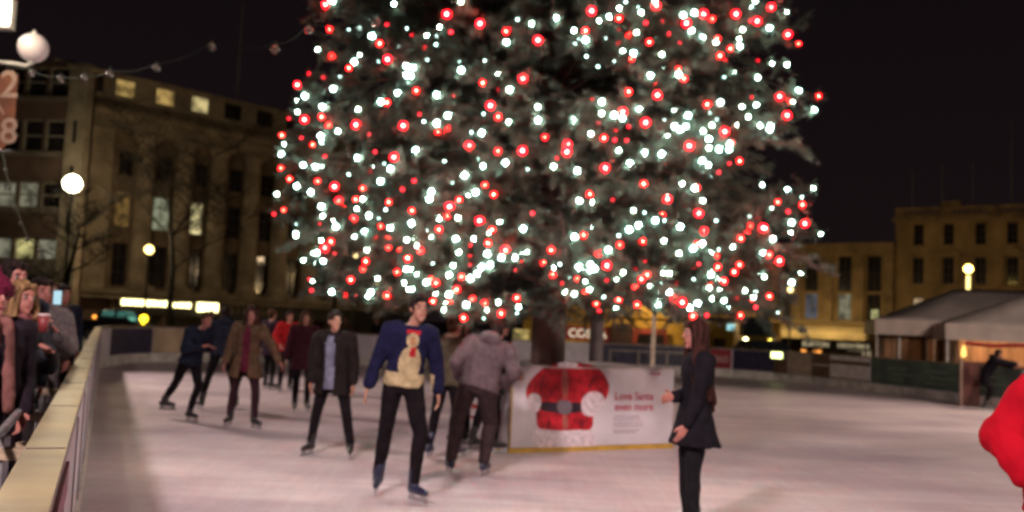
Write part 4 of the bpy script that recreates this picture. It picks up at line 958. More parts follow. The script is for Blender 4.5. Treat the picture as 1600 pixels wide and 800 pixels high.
# wire with unlit globes, from the lamp post to the spruce
fw = thing('festoon_line', 'drooping wire of unlit clear globes from the lamp post to the spruce', 'festoon', gy(85, 116, 13.8))
pp = [(-18, 90, 14.7), (50, 112, 14.0), (95, 121, 13.7), (132, 119, 13.4), (172, 113, 13.0), (245, 103, 12.4), (331, 70, 11.6), (430, 73, 10.9), (482, 43, 10.6), (587, 30, 10.2), (640, -12, 9.9)]
P3 = [gy(*q) - fw.location for q in pp]
b = MB(); wq = []
for i in range(len(P3)-1):
    for k in range(5): t_ = k/5; wq.append(P3[i].lerp(P3[i+1], t_) + Vector((0, 0, 0.03-0.06*math.sin(math.pi*t_))))
b.tube(wq, 0.006, 5); b.build('wire', wire_m, fw)
clear = bpy.data.materials.new('globe_clear'); clear.use_nodes = True; q = clear.node_tree.nodes['Principled BSDF']
q.inputs['Base Color'].default_value = (0.75, 0.68, 0.66, 1); q.inputs['Roughness'].default_value = 0.12; q.inputs['Transmission Weight'].default_value = 0.9
MATS['globe_clear'] = clear
for i in (1, 2, 3, 4, 5, 6, 7, 8, 9):
    b = MB(); p = P3[i]-Vector((0, 0, 0.03)); b.ball(p, 0.052 if i != 9 else 0.06, 12, 8); g_ = b.build('globe_bulb', clear, fw, True)
    b = MB(); b.lathe([(0.02, 0), (0.02, 0.05)], p+Vector((0, 0, 0.045)), 8); b.build('socket', wire_m, g_)
# short string hanging by the left edge
hs = thing('hanging_string', 'loose string of tiny unlit bulbs hanging at the left edge below the banner', 'festoon', gy(10, 250, 12))
P3 = [gy(*q)-hs.location for q in ((4, 236, 13), (8, 262, 12.6), (14, 290, 12.2), (24, 320, 11.8), (33, 345, 11.4), (42, 370, 11), (62, 388, 10.6), (82, 398, 10.2))]
b = MB(); b.tube(P3, 0.008, 5); b.build('wire', wire_m, hs)
for p in P3[1:-1]: b = MB(); b.ball(p-Vector((0, 0, 0.03)), 0.03, 10, 7); b.build('small_bulb', clear, hs, True)

# ------------------------------------------------------------------ bare trees before the columned building
def bare_tree(px, Y, ztop_, seed, label):
    p0 = gy(px, 470, Y); r_ = random.Random(seed); root = thing('bare_tree', label, 'tree', (p0.x, p0.y, -0.06))
    bt = MB(); bc = MB()
    def grow(b_, p, d, l, r0, lev):
        pts_ = [p]; q = Vector(p); dd = Vector(d)
        for i in range(5):
            dd = (dd + Vector((r_.uniform(-.16, .16), r_.uniform(-.16, .16), r_.uniform(-.02, .12)))).normalized(); q = q + dd*l/5; pts_.append(q.copy())
        b_.tube(pts_, [r0*(1-0.75*i/5) for i in range(6)], 6 if lev < 2 else 4)
        if lev < 4:
            for k in range((9 if lev == 0 else 6 if lev == 1 else 4)):
                i = r_.randint(1 if lev else 2, 5); a_ = r_.uniform(0, 6.28)
                nd = (dd*0.45 + Vector((math.cos(a_), math.sin(a_), r_.uniform(0.0, 0.5)))).normalized()
                grow(bc, pts_[i], nd, l*(0.42 if lev == 0 else 0.62)*r_.uniform(0.7, 1.1), max(0.02, r0*0.42*(1-0.1*i)), lev+1)
    grow(bt, Vector((0, 0, 0)), Vector((0.04, 0, 1)), ztop_, 0.2, 0)
    bkm = mat('bark_bare', (0.05, 0.038, 0.03), 0.9, 0.3, 4)
    bt.build('trunk', bkm, root, True); bc.build('branches', bkm, root)
bare_tree(268, 50, 9.5, 3, 'leafless tree before the columned building beside the small yellow lamp')
bare_tree(520, 60, 8.5, 9, 'leafless tree before the columned building seen through the spruce')
bare_tree(88, 44, 5.5, 5, 'small leafless tree behind the spectators near the tall lamp')

# ------------------------------------------------------------------ vehicles behind the far barrier
tyre = mat('tyre', (0.02, 0.02, 0.02), 0.8); rimm = mat('rim', (0.3, 0.3, 0.3), 0.4, metal=0.7)
car_glass = mat('car_glass', (0.03, 0.035, 0.04), 0.1, spec=0.8)
def car(name, label, p, rz, paint, L_=4.3, Wd=1.75, Ht=1.48, van=False, glassm=None, front=None, rear=None):
    root = thing(name, label, 'van' if van else 'car', (p.x, p.y, -0.06), rz)
    if van: prof = [(-L_/2, 0.3), (-L_/2, Ht*0.95), (-L_/2+0.15, Ht), (L_*0.22, Ht), (L_*0.36, Ht*0.58), (L_*0.49, Ht*0.54), (L_/2, Ht*0.40), (L_/2, 0.3)]
    else: prof = [(-L_/2, 0.3), (-L_/2, 0.78), (-L_/2+0.25, 0.93), (-L_*0.30, 0.98), (-L_*0.18, Ht*0.97), (0, Ht), (L_*0.10, Ht*0.98), (L_*0.25, 0.96), (L_*0.46, 0.80), (L_/2, 0.62), (L_/2, 0.3)]
    b = MB(); b.prism(prof, lambda q: (q[0], -Wd/2*(1 if q[1] < 1.0 else 0.84), q[1]), lambda q: (q[0], Wd/2*(1 if q[1] < 1.0 else 0.84), q[1]))
    o = b.build('body', paint, root); bv = o.modifiers.new('b', 'BEVEL'); bv.width = 0.06; bv.segments = 3
    zt__, zb__ = (Ht*0.88, Ht*0.60) if van else (Ht-0.09, 0.99)
    g = glassm or car_glass
    for s_ in (-1, 1):
        y = s_*Wd/2*0.845
        xs = ((-L_*0.18, L_*0.0), (L_*0.02, L_*0.17)) if not van else ((L_*0.05, L_*0.24),)
        for (x0, x1) in xs:
            b = MB(); b.prism([(x0, zb__), (x1, zb__), (x1-0.12 if x1 > 0.1 else x1, zt__), (x0+0.1, zt__)], lambda q: (q[0], y, q[1]), lambda q: (q[0], y+s_*0.07, q[1])); b.build('side_window', g, root)
    b = MB(); xw0, xw1 = (L_*0.11, L_*0.245) if not van else (L_*0.225, L_*0.355)
    b.add([(xw0+0.02, -Wd*0.40, Ht-0.07), (xw0+0.02, Wd*0.40, Ht-0.07), (xw1+0.03, Wd*0.42, (0.99 if not van else Ht*0.60)), (xw1+0.03, -Wd*0.42, (0.99 if not van else Ht*0.60)),
           (xw0-0.04, -Wd*0.40, Ht-0.09), (xw0-0.04, Wd*0.40, Ht-0.09), (xw1-0.03, Wd*0.42, (0.97 if not van else Ht*0.58)), (xw1-0.03, -Wd*0.42, (0.97 if not van else Ht*0.58))],
          [(0, 1, 2, 3), (7, 6, 5, 4), (0, 4, 5, 1), (1, 5, 6, 2), (2, 6, 7, 3), (3, 7, 4, 0)]); b.build('windscreen', g, root)
    for sx in (-1, 1):
        for sy in (-1, 1):
            wh = thing('wheel', '', '', (0, 0, 0)); bpy.data.objects.remove(wh)
            b = MB(); cx, cy = sx*L_*0.31, sy*(Wd/2-0.08)
            ring = lambda r__, y__: [(cx+r__*math.cos(t_), y__, 0.32+r__*math.sin(t_)) for t_ in (2*math.pi*k/18 for k in range(18))]
            b.ring_loft([ring(0.27, cy-0.1), ring(0.32, cy-0.08), ring(0.32, cy+0.08), ring(0.27, cy+0.1)]); w_ = b.build('wheel', tyre, root)
            b = MB(); b.ring_loft([ring(0.18, cy+sy*0.09), ring(0.18, cy+sy*0.112)]); b.build('rim', rimm, w_)
    for s_ in (-1, 1):
        b = MB(); b.ball((L_/2-0.02, s_*Wd*0.36, 0.66 if not van else Ht*0.49), (0.06, 0.15, 0.12)); b.build('headlight', front[s_ > 0] if front else rimm, root, True)
        b = MB(); b.box(-L_/2-0.03, -L_/2+0.02, s_*Wd*0.42-0.1, s_*Wd*0.42+0.1, 0.62, 0.78); b.build('tail_light', rear if rear else mat('tail_red', (0.3, 0.02, 0.02), 0.3), root)
    b = MB(); b.box(-L_/2-0.06, -L_/2+0.05, -Wd/2+0.05, Wd/2-0.05, 0.3, 0.5); b.box(L_/2-0.05, L_/2+0.06, -Wd/2+0.05, Wd/2-0.05, 0.3, 0.5); b.build('bumper', mat('bumper', (0.04, 0.04, 0.04), 0.6), root)
    return root
HL = glow('headlight_on', (1.0, 0.95, 0.42), 42); HLo = glow('headlight_amber', (1.0, 0.80, 0.12), 20)
p = gy(1176, 540, 53.5); car('parked_van', 'yellow van with both headlights on behind the woman', p, R(-98), mat('van_yellow', (0.50, 0.32, 0.05), 0.4, 0.2, 1.0), 4.8, 1.8, 2.7, True, front=(HL, HLo))
p = gy(1200, 556, 40); car('parked_car', 'dark unlit car just behind the far advert boards beside the yellow van', Vector((p.x-0.2, 40, 0)), R(-76), mat('car_dark', (0.03, 0.03, 0.04), 0.3), front=(rimm, rimm))
p = gy(186, 494, 47); teal = mat('car_glass_reflection', (0.05, 0.12, 0.10), 0.15, emit=(0.16, 0.50, 0.40), es=0.25)  # emission in the glass paints a teal reflection
ca = car('parked_car', 'dark car with painted teal reflections on its windows and an amber lamp in the far left corner', Vector((p.x, 47, 0)), R(6), mat('car_black', (0.025, 0.022, 0.03), 0.3), 3.6, 1.7, 1.55, glassm=teal)
b = MB(); b.box(-0.9, 1.0, -0.80, -0.76, 1.02, 1.18); b.build('teal_reflection', glow('reflection_teal', (0.25, 0.75, 0.55), 0.65), ca)  # glowing strip paints the window reflection along the car's side
q = Vector(gy(222, 498, 46)); q = Matrix.Rotation(-R(6), 4, 'Z') @ (q-ca.location)
b = MB(); b.ball((q.x, -0.86, q.z), (0.20, 0.07, 0.20)); b.tube([(q.x, -0.8, q.z), (q.x-0.15, -0.5, 0.8)], 0.05); b.build('amber_lamp', glow('lamp_amber', (1.0, 0.62, 0.02), 6), ca, True)
q2 = Matrix.Rotation(-R(6), 4, 'Z') @ (gy(147, 495, 46)-ca.location)
b = MB(); b.ball((q2.x, -0.86, q2.z), (0.10, 0.05, 0.10)); b.build('marker_lamp', glow('lamp_orange', (1.0, 0.35, 0.05), 2.5), ca, True)
b = MB(); b.tube([(q2.x, -0.8, q2.z), (-1.5, -0.5, 0.8)], 0.04); b.build('marker_stalk', pole_d, ca)
b = MB(); b.box(-1.55, 1.7, -0.775, -0.72, 0.93, 1.0); b.build('trim', mat('bumper', (0.04,)*3), ca)

# low post-and-rail fence behind the box, right of the trunk
cf = thing('post_fence', 'low dark post-and-rail fence behind the box, right of the trunk', 'fence', (2.6, 24.0, 0), R(6))
fm_ = mat('fence_grey', (0.12, 0.10, 0.09), 0.6)
b = MB(); b.box(0, 2.3, -0.02, 0.02, 1.05, 1.1); b.build('rail', fm_, cf)
b = MB(); b.box(0, 2.3, -0.02, 0.02, 0.45, 0.5); b.build('rail', fm_, cf)
for x in (0.0, 0.75, 1.5, 2.25): b = MB(); b.box(x, x+0.05, -0.055, -0.021, 0, 1.12); b.build('post', fm_, cf)
# brown gate panel standing open at the right barrier
g0 = gz(1500, 634); g1 = gz(1560, 634)
gt = thing('rink_gate', 'dark brown rink gate below the orange-lit marquee', 'gate', (g0.x-0.05, g0.y-0.12, 0), math.atan2(g1.y-g0.y, g1.x-g0.x)*0.3)
b = MB(); b.box(0.05, 0.92, 0, 0.05, 0.03, 1.17); b.build('panel', mat('gate_brown', (0.10, 0.035, 0.03), 0.5, 0.3, 2), gt)
b = MB(); b.box(0, 0.045, -0.02, 0.06, 0, 1.22); b.box(0.925, 0.97, -0.02, 0.06, 0, 1.22); b.build('frame', mat('gate_edge', (0.4, 0.28, 0.22), 0.5), gt)
b = MB(); b.box(0.8, 0.86, -0.04, -0.001, 0.75, 0.9); b.build('latch', steel, gt)

q = gy(933, 500, 27); bp_ = thing('round_pillar', 'dark grey pillar behind the box, between trunk and cream post', 'pillar', (q.x, 27, -0.06)); bp_['kind'] = 'thing'
b = MB(); b.lathe([(0.26, 0), (0.26, 0.1), (0.21, 0.16), (0.20, q.z-0.06), (0.24, q.z), (0.22, q.z+0.1)], n=18); b.build('shaft', mat('pillar_grey', (0.13, 0.10, 0.11), 0.6, 0.2, 2), bp_, True)
b = MB(); b.lathe([(0.22, q.z+0.101), (0.15, q.z+0.2), (0.03, q.z+0.26)], n=18); b.build('cap', mat('pillar_grey', (0.13, 0.10, 0.11)), bp_, True)
# ------------------------------------------------------------------ people: solid forms fused into one continuous surface
_tmp = bpy.data.scenes.new('workshop')     # forms are fused here, apart from the place; removed at the end
def fuse(b, name, m, parent, voxel, smooth=3, fold=0.0, fs=9.0, cut=None, face_mat=None, seed=0):
    me = bpy.data.meshes.new('t'); me.from_pydata(b.v, [], b.f)
    bm = bmesh.new(); bm.from_mesh(me); bmesh.ops.recalc_face_normals(bm, faces=bm.faces); bm.to_mesh(me); bm.free()
    o = bpy.data.objects.new('t', me); _tmp.collection.objects.link(o)
    r = o.modifiers.new('r', 'REMESH'); r.mode = 'VOXEL'; r.voxel_size = voxel; r.adaptivity = 0
    if smooth: s_ = o.modifiers.new('s', 'SMOOTH'); s_.iterations = smooth; s_.factor = 0.5
    _tmp.view_layers[0].update(); dg = _tmp.view_layers[0].depsgraph; dg.update(); out = bpy.data.meshes.new_from_object(o.evaluated_get(dg))
    bpy.data.objects.remove(o); bpy.data.meshes.remove(me)
    if fold:
        sd = Vector((seed*3.7, seed*1.3, 0)); nv = len(out.vertices)
        co = np.empty(nv*3, np.float32); no = np.empty(nv*3, np.float32); out.vertices.foreach_get('co', co); out.vertex_normals.foreach_get('vector', no)
        co = co.reshape(-1, 3); no = no.reshape(-1, 3); ks = np.empty((nv, 1), np.float32)
        for i_, c_ in enumerate(co.tolist()):
            ks[i_] = noise.noise(Vector((c_[0]*fs, c_[1]*fs, c_[2]*fs*0.55))+sd) + 0.5*noise.noise(Vector((c_[0]*fs*2.3, c_[1]*fs*2.3, c_[2]*fs*1.1))+sd)
        out.vertices.foreach_set('co', (co + no*ks*fold).ravel()); out.update()
    if cut:
        bm = bmesh.new(); bm.from_mesh(out)
        bmesh.ops.delete(bm, geom=[f for f in bm.faces if cut(f.calc_center_median())], context='FACES'); bm.to_mesh(out); bm.free()
    out.name = name
    ms = m if isinstance(m, (list, tuple)) else [m]
    for q in ms: out.materials.append(q)
    if face_mat:
        for f in out.polygons: f.material_index = face_mat(f.center)
    out.polygons.foreach_set('use_smooth', [True]*len(out.polygons))
    ob_ = bpy.data.objects.new(name, out); col.objects.link(ob_); ob_.parent = parent
    return ob_
def ik(a, c, l1, l2, pole):
    d = c-a; L_ = d.length
    if L_ > (l1+l2)*0.998: c = a + d*((l1+l2)*0.998/L_); d = c-a; L_ = d.length
    x = (l1*l1-l2*l2+L_*L_)/(2*L_); h = math.sqrt(max(0, l1*l1-x*x)); n_ = d/L_
    pv = pole - n_*pole.dot(n_); pv.normalize()
    return a + n_*x + pv*h, c
skin_a = mat('skin', (0.42, 0.20, 0.14), 0.5, 0.08, 12.0)
skin_b = mat('skin_rosy', (0.43, 0.165, 0.13), 0.5, 0.08, 12.0)
eye_w = mat('eye_white', (0.42, 0.36, 0.33), 0.5); eye_d = mat('eye_dark', (0.03, 0.02, 0.02), 0.2)
lip = mat('lips', (0.36, 0.10, 0.10), 0.5); boot_m = mat('boot_navy', (0.015, 0.017, 0.045), 0.4); boot_k = mat('boot_black', (0.02, 0.018, 0.02), 0.4)
blade_m = mat('blade_steel', (0.5, 0.5, 0.52), 0.25, metal=0.9)
hairs = {k: mat('hair_'+k, c_, 0.85, 0.5, 30.0, stretch=(1, 1, 0.2), spec=0.12) for k, c_ in dict(black=(0.025, 0.016, 0.014), brown=(0.07, 0.035, 0.02), auburn=(0.042, 0.015, 0.012), blond=(0.26, 0.15, 0.07)).items()}
def cloth(n_, c_, v=0.2, s=14.0): return mat('cloth_'+n_, c_, 0.9, v, s, bump=0.3, spec=0.08)
denim = cloth('black_denim', (0.010, 0.007, 0.009))
PCOUNT = [0]
def person(label, xy, H=1.75, fa=0.0, feet=((-0.14, 0, 0, -8), (0.14, 0, 0, 8)), hands=((-0.3, 0.05, 0.85), (0.3, 0.05, 0.85)), pel=(0, 0, 0), lean=(0, 0), head=(0, 0, 0), bend=(0, 0),
           hair=('short', 'black'), top=None, legs=denim, boots=boot_k, skate=True, vox=0.012, skin=skin_a, wide=1.0, group='skaters on the ice', ground=0.0, extras=None, low=True, elbow=(0.5, -0.8)):
    """feet: (sideways, forward, lift, toe angle); hands: (sideways, forward, height); all in the body's own frame"""
    PCOUNT[0] += 1; sd = PCOUNT[0]
    sk = 0.06 if skate else 0.0; s = (H-sk)/1.72
    root = thing('person', label, 'person', (xy[0], xy[1], ground), R(fa), group)
    X, Y_, Z = Vector((1, 0, 0)), Vector((0, -1, 0)), Vector((0, 0, 1))     # local: x sideways, -y forward
    P = lambda a, f, z: Vector((a, -f, z))
    pz = sk + 0.965*s + pel[2]; pc = P(pel[0], pel[1], pz)
    nk = P(pel[0]+lean[0], pel[1]+lean[1], pz + 0.49*s - 0.35*(lean[0]**2+lean[1]**2))
    sp_ = (nk-pc); up = sp_.normalized(); sd_ = (X - up*X.dot(up)).normalized(); fw_ = sd_.cross(up)*1.0
    if fw_.dot(Y_) < 0: fw_ = -fw_
    hip = [pc + sd_*(q*0.088*s*wide) - up*0.02 for q in (-1, 1)]
    sh = [nk - up*0.055*s + sd_*(q*0.185*s*wide) for q in (-1, 1)]
    ank = [P(f_[0], f_[1]-0.03, sk + 0.085*s + f_[2]) for f_ in feet]
    kn = []
    for i in (0, 1):
        td = R(feet[i][3]); pole = X*math.sin(td)+Y_*math.cos(td)
        k_, ank[i] = ik(hip[i], ank[i], 0.425*s, 0.435*s, pole); kn.append(k_)
    el = []; hd = []
    for i in (0, 1):
        t_ = P(*hands[i]); q = -1 if i == 0 else 1
        e_, w_ = ik(sh[i], t_, 0.285*s, 0.255*s, X*q*elbow[0] - Y_*(-elbow[1]) ); el.append(e_); hd.append(w_)
    hyaw = R(head[0]); hc = nk + up*(0.155*s) + P(head[1], head[2]+0.02, 0.0)
    hx = X*math.cos(hyaw) + Y_*math.sin(hyaw)*-1; hy = (Y_*math.cos(hyaw) + X*math.sin(hyaw)); hz = Z
    hx = hy.cross(hz); hx.normalize()
    if hx.dot(X) < 0 and abs(head[0]) < 90: hx = -hx
    # --- body
    b = MB()
    def ell(t_, ru, rv, n=14, off=0.0): c_ = pc + sp_*t_ + fw_*off; return [c_ + sd_*ru*s*math.cos(a_) + fw_*rv*s*math.sin(a_) for a_ in (2*math.pi*k/n for k in range(n))]
    def torso(b, g=0.0, z0=-0.12, hem=None):
        rs = [(-0.16, 0.125, 0.085), (-0.04, 0.158, 0.105), (0.08, 0.155, 0.10), (0.28, 0.135, 0.092), (0.5, 0.145, 0.10), (0.70, 0.165, 0.108), (0.86, 0.165, 0.095), (0.95, 0.12, 0.07), (1.02, 0.055, 0.05)]
        b.ring_loft([ell(t_, (ru+g)*wide, rv+g) for t_, ru, rv in rs])
    torso(b)
    b.cap(nk-up*0.05, 0.052*s, hc-hz*0.05, 0.048*s)
    hs = s*1.0
    b.ball(hc+hz*0.02*hs-hy*0.008, (0.074*hs, 0.092*hs, 0.098*hs), 16, 12, hx, hy, hz)
    b.ball(hc-hz*0.045*hs+hy*0.024*hs, (0.056*hs, 0.062*hs, 0.072*hs), 14, 10, hx, hy, hz)
    b.cap(hc+hy*0.085*hs+hz*0.012*hs, 0.010*hs, hc+hy*0.104*hs-hz*0.022*hs, 0.014*hs, 8)          # nose
    b.cap(hc+hy*0.078*hs+hz*0.028*hs-hx*0.03*hs, 0.012*hs, hc+hy*0.078*hs+hz*0.028*hs+hx*0.03*hs, 0.012*hs, 8)  # brow
    b.ball(hc+hy*0.066*hs-hz*0.098*hs, 0.022*hs, 8, 6)                                                # chin
    for q in (-1, 1): b.ball(hc+hx*q*0.076*hs-hz*0.01*hs-hy*0.005*hs, (0.010*hs, 0.020*hs, 0.030*hs), 8, 6, hx, hy, hz)
    for i in (0, 1):
        q = -1 if i == 0 else 1
        b.cap(sh[i]-sd_*q*0.03*s, 0.062*s, sh[i], 0.055*s); b.cap(sh[i], 0.052*s, el[i], 0.038*s); b.cap(el[i], 0.038*s, hd[i], 0.026*s)
        b.cap(hip[i], 0.085*s, kn[i], 0.054*s, 12); b.cap(kn[i], 0.054*s, kn[i].lerp(ank[i], 0.35), 0.053*s, 12); b.cap(kn[i].lerp(ank[i], 0.35), 0.053*s, ank[i], 0.036*s, 12)
        td = R(feet[i][3]); tv = X*math.sin(td)+Y_*math.cos(td)
        b.cap(ank[i]-Z*0.04*s-tv*0.04*s, 0.032*s, ank[i]-Z*0.05*s+tv*0.14*s, 0.026*s)
        # hand: palm, four unequal bent fingers, thumb from the side
        d = (hd[i]-el[i]).normalized(); pn = (d.cross(Y_) if abs(d.dot(Y_)) < 0.9 else d.cross(Z)).normalized()*q; ac = d.cross(pn).normalized()
        if ac.dot(Y_) < 0: ac = -ac                 # thumb side looks forward
        w0 = hd[i]; k1 = w0+d*0.085*s
        for t_ in (-0.024, -0.008, 0.008, 0.024): b.cap(w0+d*0.01*s+ac*t_*0.6*s, 0.017*s, k1+ac*t_*1.15*s, 0.0135*s, 8)
        inn = -pn*(1 if pn.dot(X)*q > 0 else -1)
        for t_, ln in ((-0.031, 0.062), (-0.0105, 0.078), (0.0105, 0.084), (0.031, 0.074)):
            p0 = k1+ac*t_*s; p1 = p0+(d*0.9+inn*0.25).normalized()*ln*0.5*s; p2 = p1+(d*0.7+inn*0.7).normalized()*ln*0.5*s
            b.cap(p0, 0.0098*s, p1, 0.0092*s, 8); b.cap(p1, 0.0092*s, p2, 0.0082*s, 8)
        p0 = w0+d*0.025*s+ac*0.026*s; p1 = p0+(d*0.6+ac*0.75).normalized()*0.042*s; b.cap(p0, 0.0145*s, p1, 0.011*s, 8); b.cap(p1, 0.011*s, p1+(d*0.9+ac*0.2+inn*0.3).normalized()*0.034*s, 0.0095*s, 8)
    fuse(b, 'body', skin, root, 0.0085 if vox < 0.0115 else 0.0105, 2)
    for q in (-1, 1):
        b = MB(); ec = hc+hy*0.080*hs+hz*0.004*hs+hx*q*0.032*hs; b.ball(ec-hy*0.003*hs, 0.0105*hs, 10, 8); e_ = b.build('eye', eye_w, root, True)
        b = MB(); b.ball(ec+hy*0.003*hs, 0.0072*hs, 8, 6); b.build('pupil', eye_d, e_, True)
        b = MB(); b.cap(ec+hz*0.022*hs-hx*0.016*hs+hy*0.008, 0.004*hs, ec+hz*0.024*hs+hx*0.016*hs+hy*0.008, 0.004*hs, 6); b.build('eyebrow', hairs.get(hair[1], hairs['black']), root)
    b = MB(); b.ball(hc+hy*0.086*hs-hz*0.062*hs, (0.024*hs, 0.008*hs, 0.009*hs), 10, 6, hx, hy, hz); b.build('mouth', lip, root, True)
    # --- hair or hat
    hm = hairs.get(hair[1], hairs['black']); b = MB()
    if hair[0] in ('short', 'long', 'longest', 'bob'):
        b.ball(hc+hz*0.034*hs-hy*0.020*hs, (0.088*hs, 0.098*hs, 0.100*hs), 16, 12, hx, hy, hz)
        b.ball(hc-hz*0.01*hs-hy*0.045*hs, (0.078*hs, 0.066*hs, 0.085*hs), 14, 10, hx, hy, hz)
        b.cap(hc+hy*0.060*hs+hz*0.078*hs-hx*0.042*hs, 0.026*hs, hc+hy*0.062*hs+hz*0.080*hs+hx*0.042*hs, 0.025*hs, 8)
        if hair[0] != 'short':
            dl = 0.60 if hair[0] == 'longest' else 0.46 if hair[0] == 'long' else 0.2
            for k in range(9):
                a_ = R(-115 + 230*k/8); dx = math.sin(a_); dy = -math.cos(a_)
                p0 = hc + hx*dx*0.070*hs + hy*(dy*0.072-0.008)*hs + hz*0.03
                p1 = hc + hx*dx*0.095*hs + hy*(dy*0.082-0.004)*hs - hz*0.13*s
                p2 = nk + hx*dx*(0.125)*s + hy*(dy*0.125-0.01)*s - up*(dl-0.15)*s*(1-0.25*abs(dx))
                b.cap(p0, 0.034*hs, p1, 0.036*hs, 8); b.cap(p1, 0.036*hs, p2, (0.024 if dl < 0.55 else 0.034)*hs, 8)
        fuse(b, 'hair', hm, root, 0.011, 2, 0.010, 26.0, seed=sd)
    elif hair[0] == 'beanie':
        b.ball(hc+hz*0.040*hs-hy*0.012*hs, (0.094*hs, 0.104*hs, 0.105*hs), 16, 12, hx, hy, hz)
        b.lathe([(0.096*hs, -0.02), (0.103*hs, 0.0), (0.103*hs, 0.04), (0.096*hs, 0.055)], hc+hz*0.02*hs-hy*0.005, 16); b.ball(hc+hz*0.155*hs-hy*0.02, 0.036*hs, 10, 8)
        fuse(b, 'beanie', hair[1], root, 0.011, 2, 0.006, 40.0, seed=sd)
        b = MB(); b.ball(hc-hz*0.03*hs-hy*0.045*hs, (0.078*hs, 0.060*hs, 0.09*hs), 12, 9, hx, hy, hz); fuse(b, 'hair', hairs['brown'], root, 0.012, 2, 0.006, 26.0)
    # --- trousers
    b = MB(); b.ring_loft([ell(t_, (ru+0.014)*wide, rv+0.016) for t_, ru, rv in ((-0.20, 0.12, 0.085), (-0.1, 0.155, 0.10), (0.0, 0.158, 0.105), (0.12, 0.15, 0.10))])
    lg = {'loose': 0.030, 'slim': 0.012}[extras.get('legs', 'slim') if extras else 'slim']
    for i in (0, 1):
        b.cap(hip[i], (0.087+lg)*s, kn[i], (0.054+lg)*s, 12); b.cap(kn[i], (0.053+lg)*s, kn[i].lerp(ank[i], 0.35), (0.051+lg)*s, 12); b.cap(kn[i].lerp(ank[i], 0.35), (0.051+lg)*s, ank[i]+Z*0.03, (0.037+lg)*s, 12)
    fuse(b, 'trousers', legs, root, vox, 3, 0.007, 11.0, seed=sd)
    # --- boots and blades
    for i in (0, 1):
        td = R(feet[i][3]); tv = (X*math.sin(td)+Y_*math.cos(td)); sv = Vector((-tv.y, tv.x, 0)); a_ = ank[i]; z_ = a_.z-0.085*s
        b = MB(); b.cap(Vector((a_.x, a_.y, z_+0.042))-tv*0.045, 0.040, Vector((a_.x, a_.y, z_+0.038))+tv*0.06*s, 0.041); b.cap(Vector((a_.x, a_.y, z_+0.038))+tv*0.06*s, 0.041, Vector((a_.x, a_.y, z_+0.032))+tv*0.165*s, 0.030)
        sh_ = (kn[i]-a_).normalized()
        b.cap(a_-Z*0.03-tv*0.012, 0.050*s, a_+sh_*(0.14 if skate else 0.03)-tv*0.008, 0.056*s, 10)
        bt = fuse(b, 'skate' if skate else 'shoe', boots, root, 0.012, 2)
        if skate:
            b = MB(); c_ = Vector((a_.x, a_.y, 0))+tv*0.05
            def bar(u0, u1, hw, z0, z1):
                vs = [c_+tv*u+sv*w_+Z*(z) for z in (z0, z1) for w_ in (-hw, hw) for u in (u0, u1)]
                b.add(vs, [(0,2,3,1), (4,5,7,6), (0,1,5,4), (2,6,7,3), (0,4,6,2), (1,3,7,5)])
            bar(-0.13, 0.15, 0.0025, z_-0.058, z_-0.025); bar(-0.10, -0.05, 0.012, z_-0.025, z_+0.01); bar(0.06, 0.12, 0.012, z_-0.025, z_+0.01); bar(-0.10, 0.13, 0.02, z_-0.002, z_+0.008)
            b.build('blade', blade_m, bt)
    # --- upper clothing
    T_ = top; kind = T_['kind']; tm = T_['m']; g = T_.get('g', 0.024); hem = T_.get('hem', 0.86)
    def shell(b, g, hem, flare, sleeves=True, collar=False, deep=0.0):
        hz_ = ell(0, 0.165, 0.12)[0].z
        rs = []
        tb = (hem-pz)/0.49/s
        if tb < -0.05:
            nst = 4
            for k in range(nst): u_ = k/nst; t_ = tb*(1-u_); rs.append((t_, 0.165+flare*(1-u_)**1.3, 0.115+flare*0.75*(1-u_)**1.3+deep))
        else: rs.append((tb, 0.162, 0.11))
        for q in ((0.02, 0.162, 0.110), (0.2, 0.150, 0.104), (0.36, 0.144, 0.100), (0.55, 0.152, 0.106), (0.72, 0.168, 0.112), (0.86, 0.170, 0.098), (0.955, 0.125, 0.076), (1.01, 0.072, 0.064)):
            if q[0] > tb+0.02: rs.append(q)
        rings = []
        n_ = 18
        for t_, ru, rv in rs:
            if t_ < 0: c_ = pc + Z*t_*0.49*s + (pc-pc)
            else: c_ = pc + sp_*t_
            rings.append([c_ + sd_*(ru+g)*wide*s*math.cos(a) + fw_*(rv+g)*s*math.sin(a) for a in (2*math.pi*k/n_ for k in range(n_))])
        b.ring_loft(rings)
        if sleeves:
            for i in (0, 1):
                q = -1 if i == 0 else 1
                b.cap(sh[i]-sd_*q*0.05*s, (0.064+g)*s, sh[i], (0.056+g)*s, 12); b.cap(sh[i], (0.054+g)*s, el[i], (0.043+g)*s, 12); b.cap(el[i], (0.043+g)*s, hd[i].lerp(el[i], 0.12), (0.032+g)*s, 12)
        if collar: b.lathe([(0.078*s, -0.05), (0.082*s, 0.0), (0.076*s, 0.045)], nk, 14)
    if T_.get('shirt'):
        b = MB(); shell(b, 0.012, T_.get('shirt_hem', 0.88), 0.0, False)
        for i in (0, 1): b.cap(sh[i], 0.055*s, sh[i].lerp(el[i], 0.5), 0.045*s)
        fuse(b, 'shirt', T_['shirt'], root, vox, 3, 0.004, 12.0, seed=sd+5)
    b = MB(); shell(b, g, hem, T_.get('flare', 0.02), True, T_.get('collar', False))
    if T_.get('hood'):
        hk = nk - fw_*0.10*s + up*0.01
        b.ball(hk, (0.13*s, 0.07*s, 0.085*s), 14, 9, sd_, fw_, up); b.cap(nk+sd_*0.09*s, 0.04*s, hk-up*0.02+sd_*0.06, 0.05*s); b.cap(nk-sd_*0.09*s, 0.04*s, hk-up*0.02-sd_*0.06, 0.05*s)
    cut = None
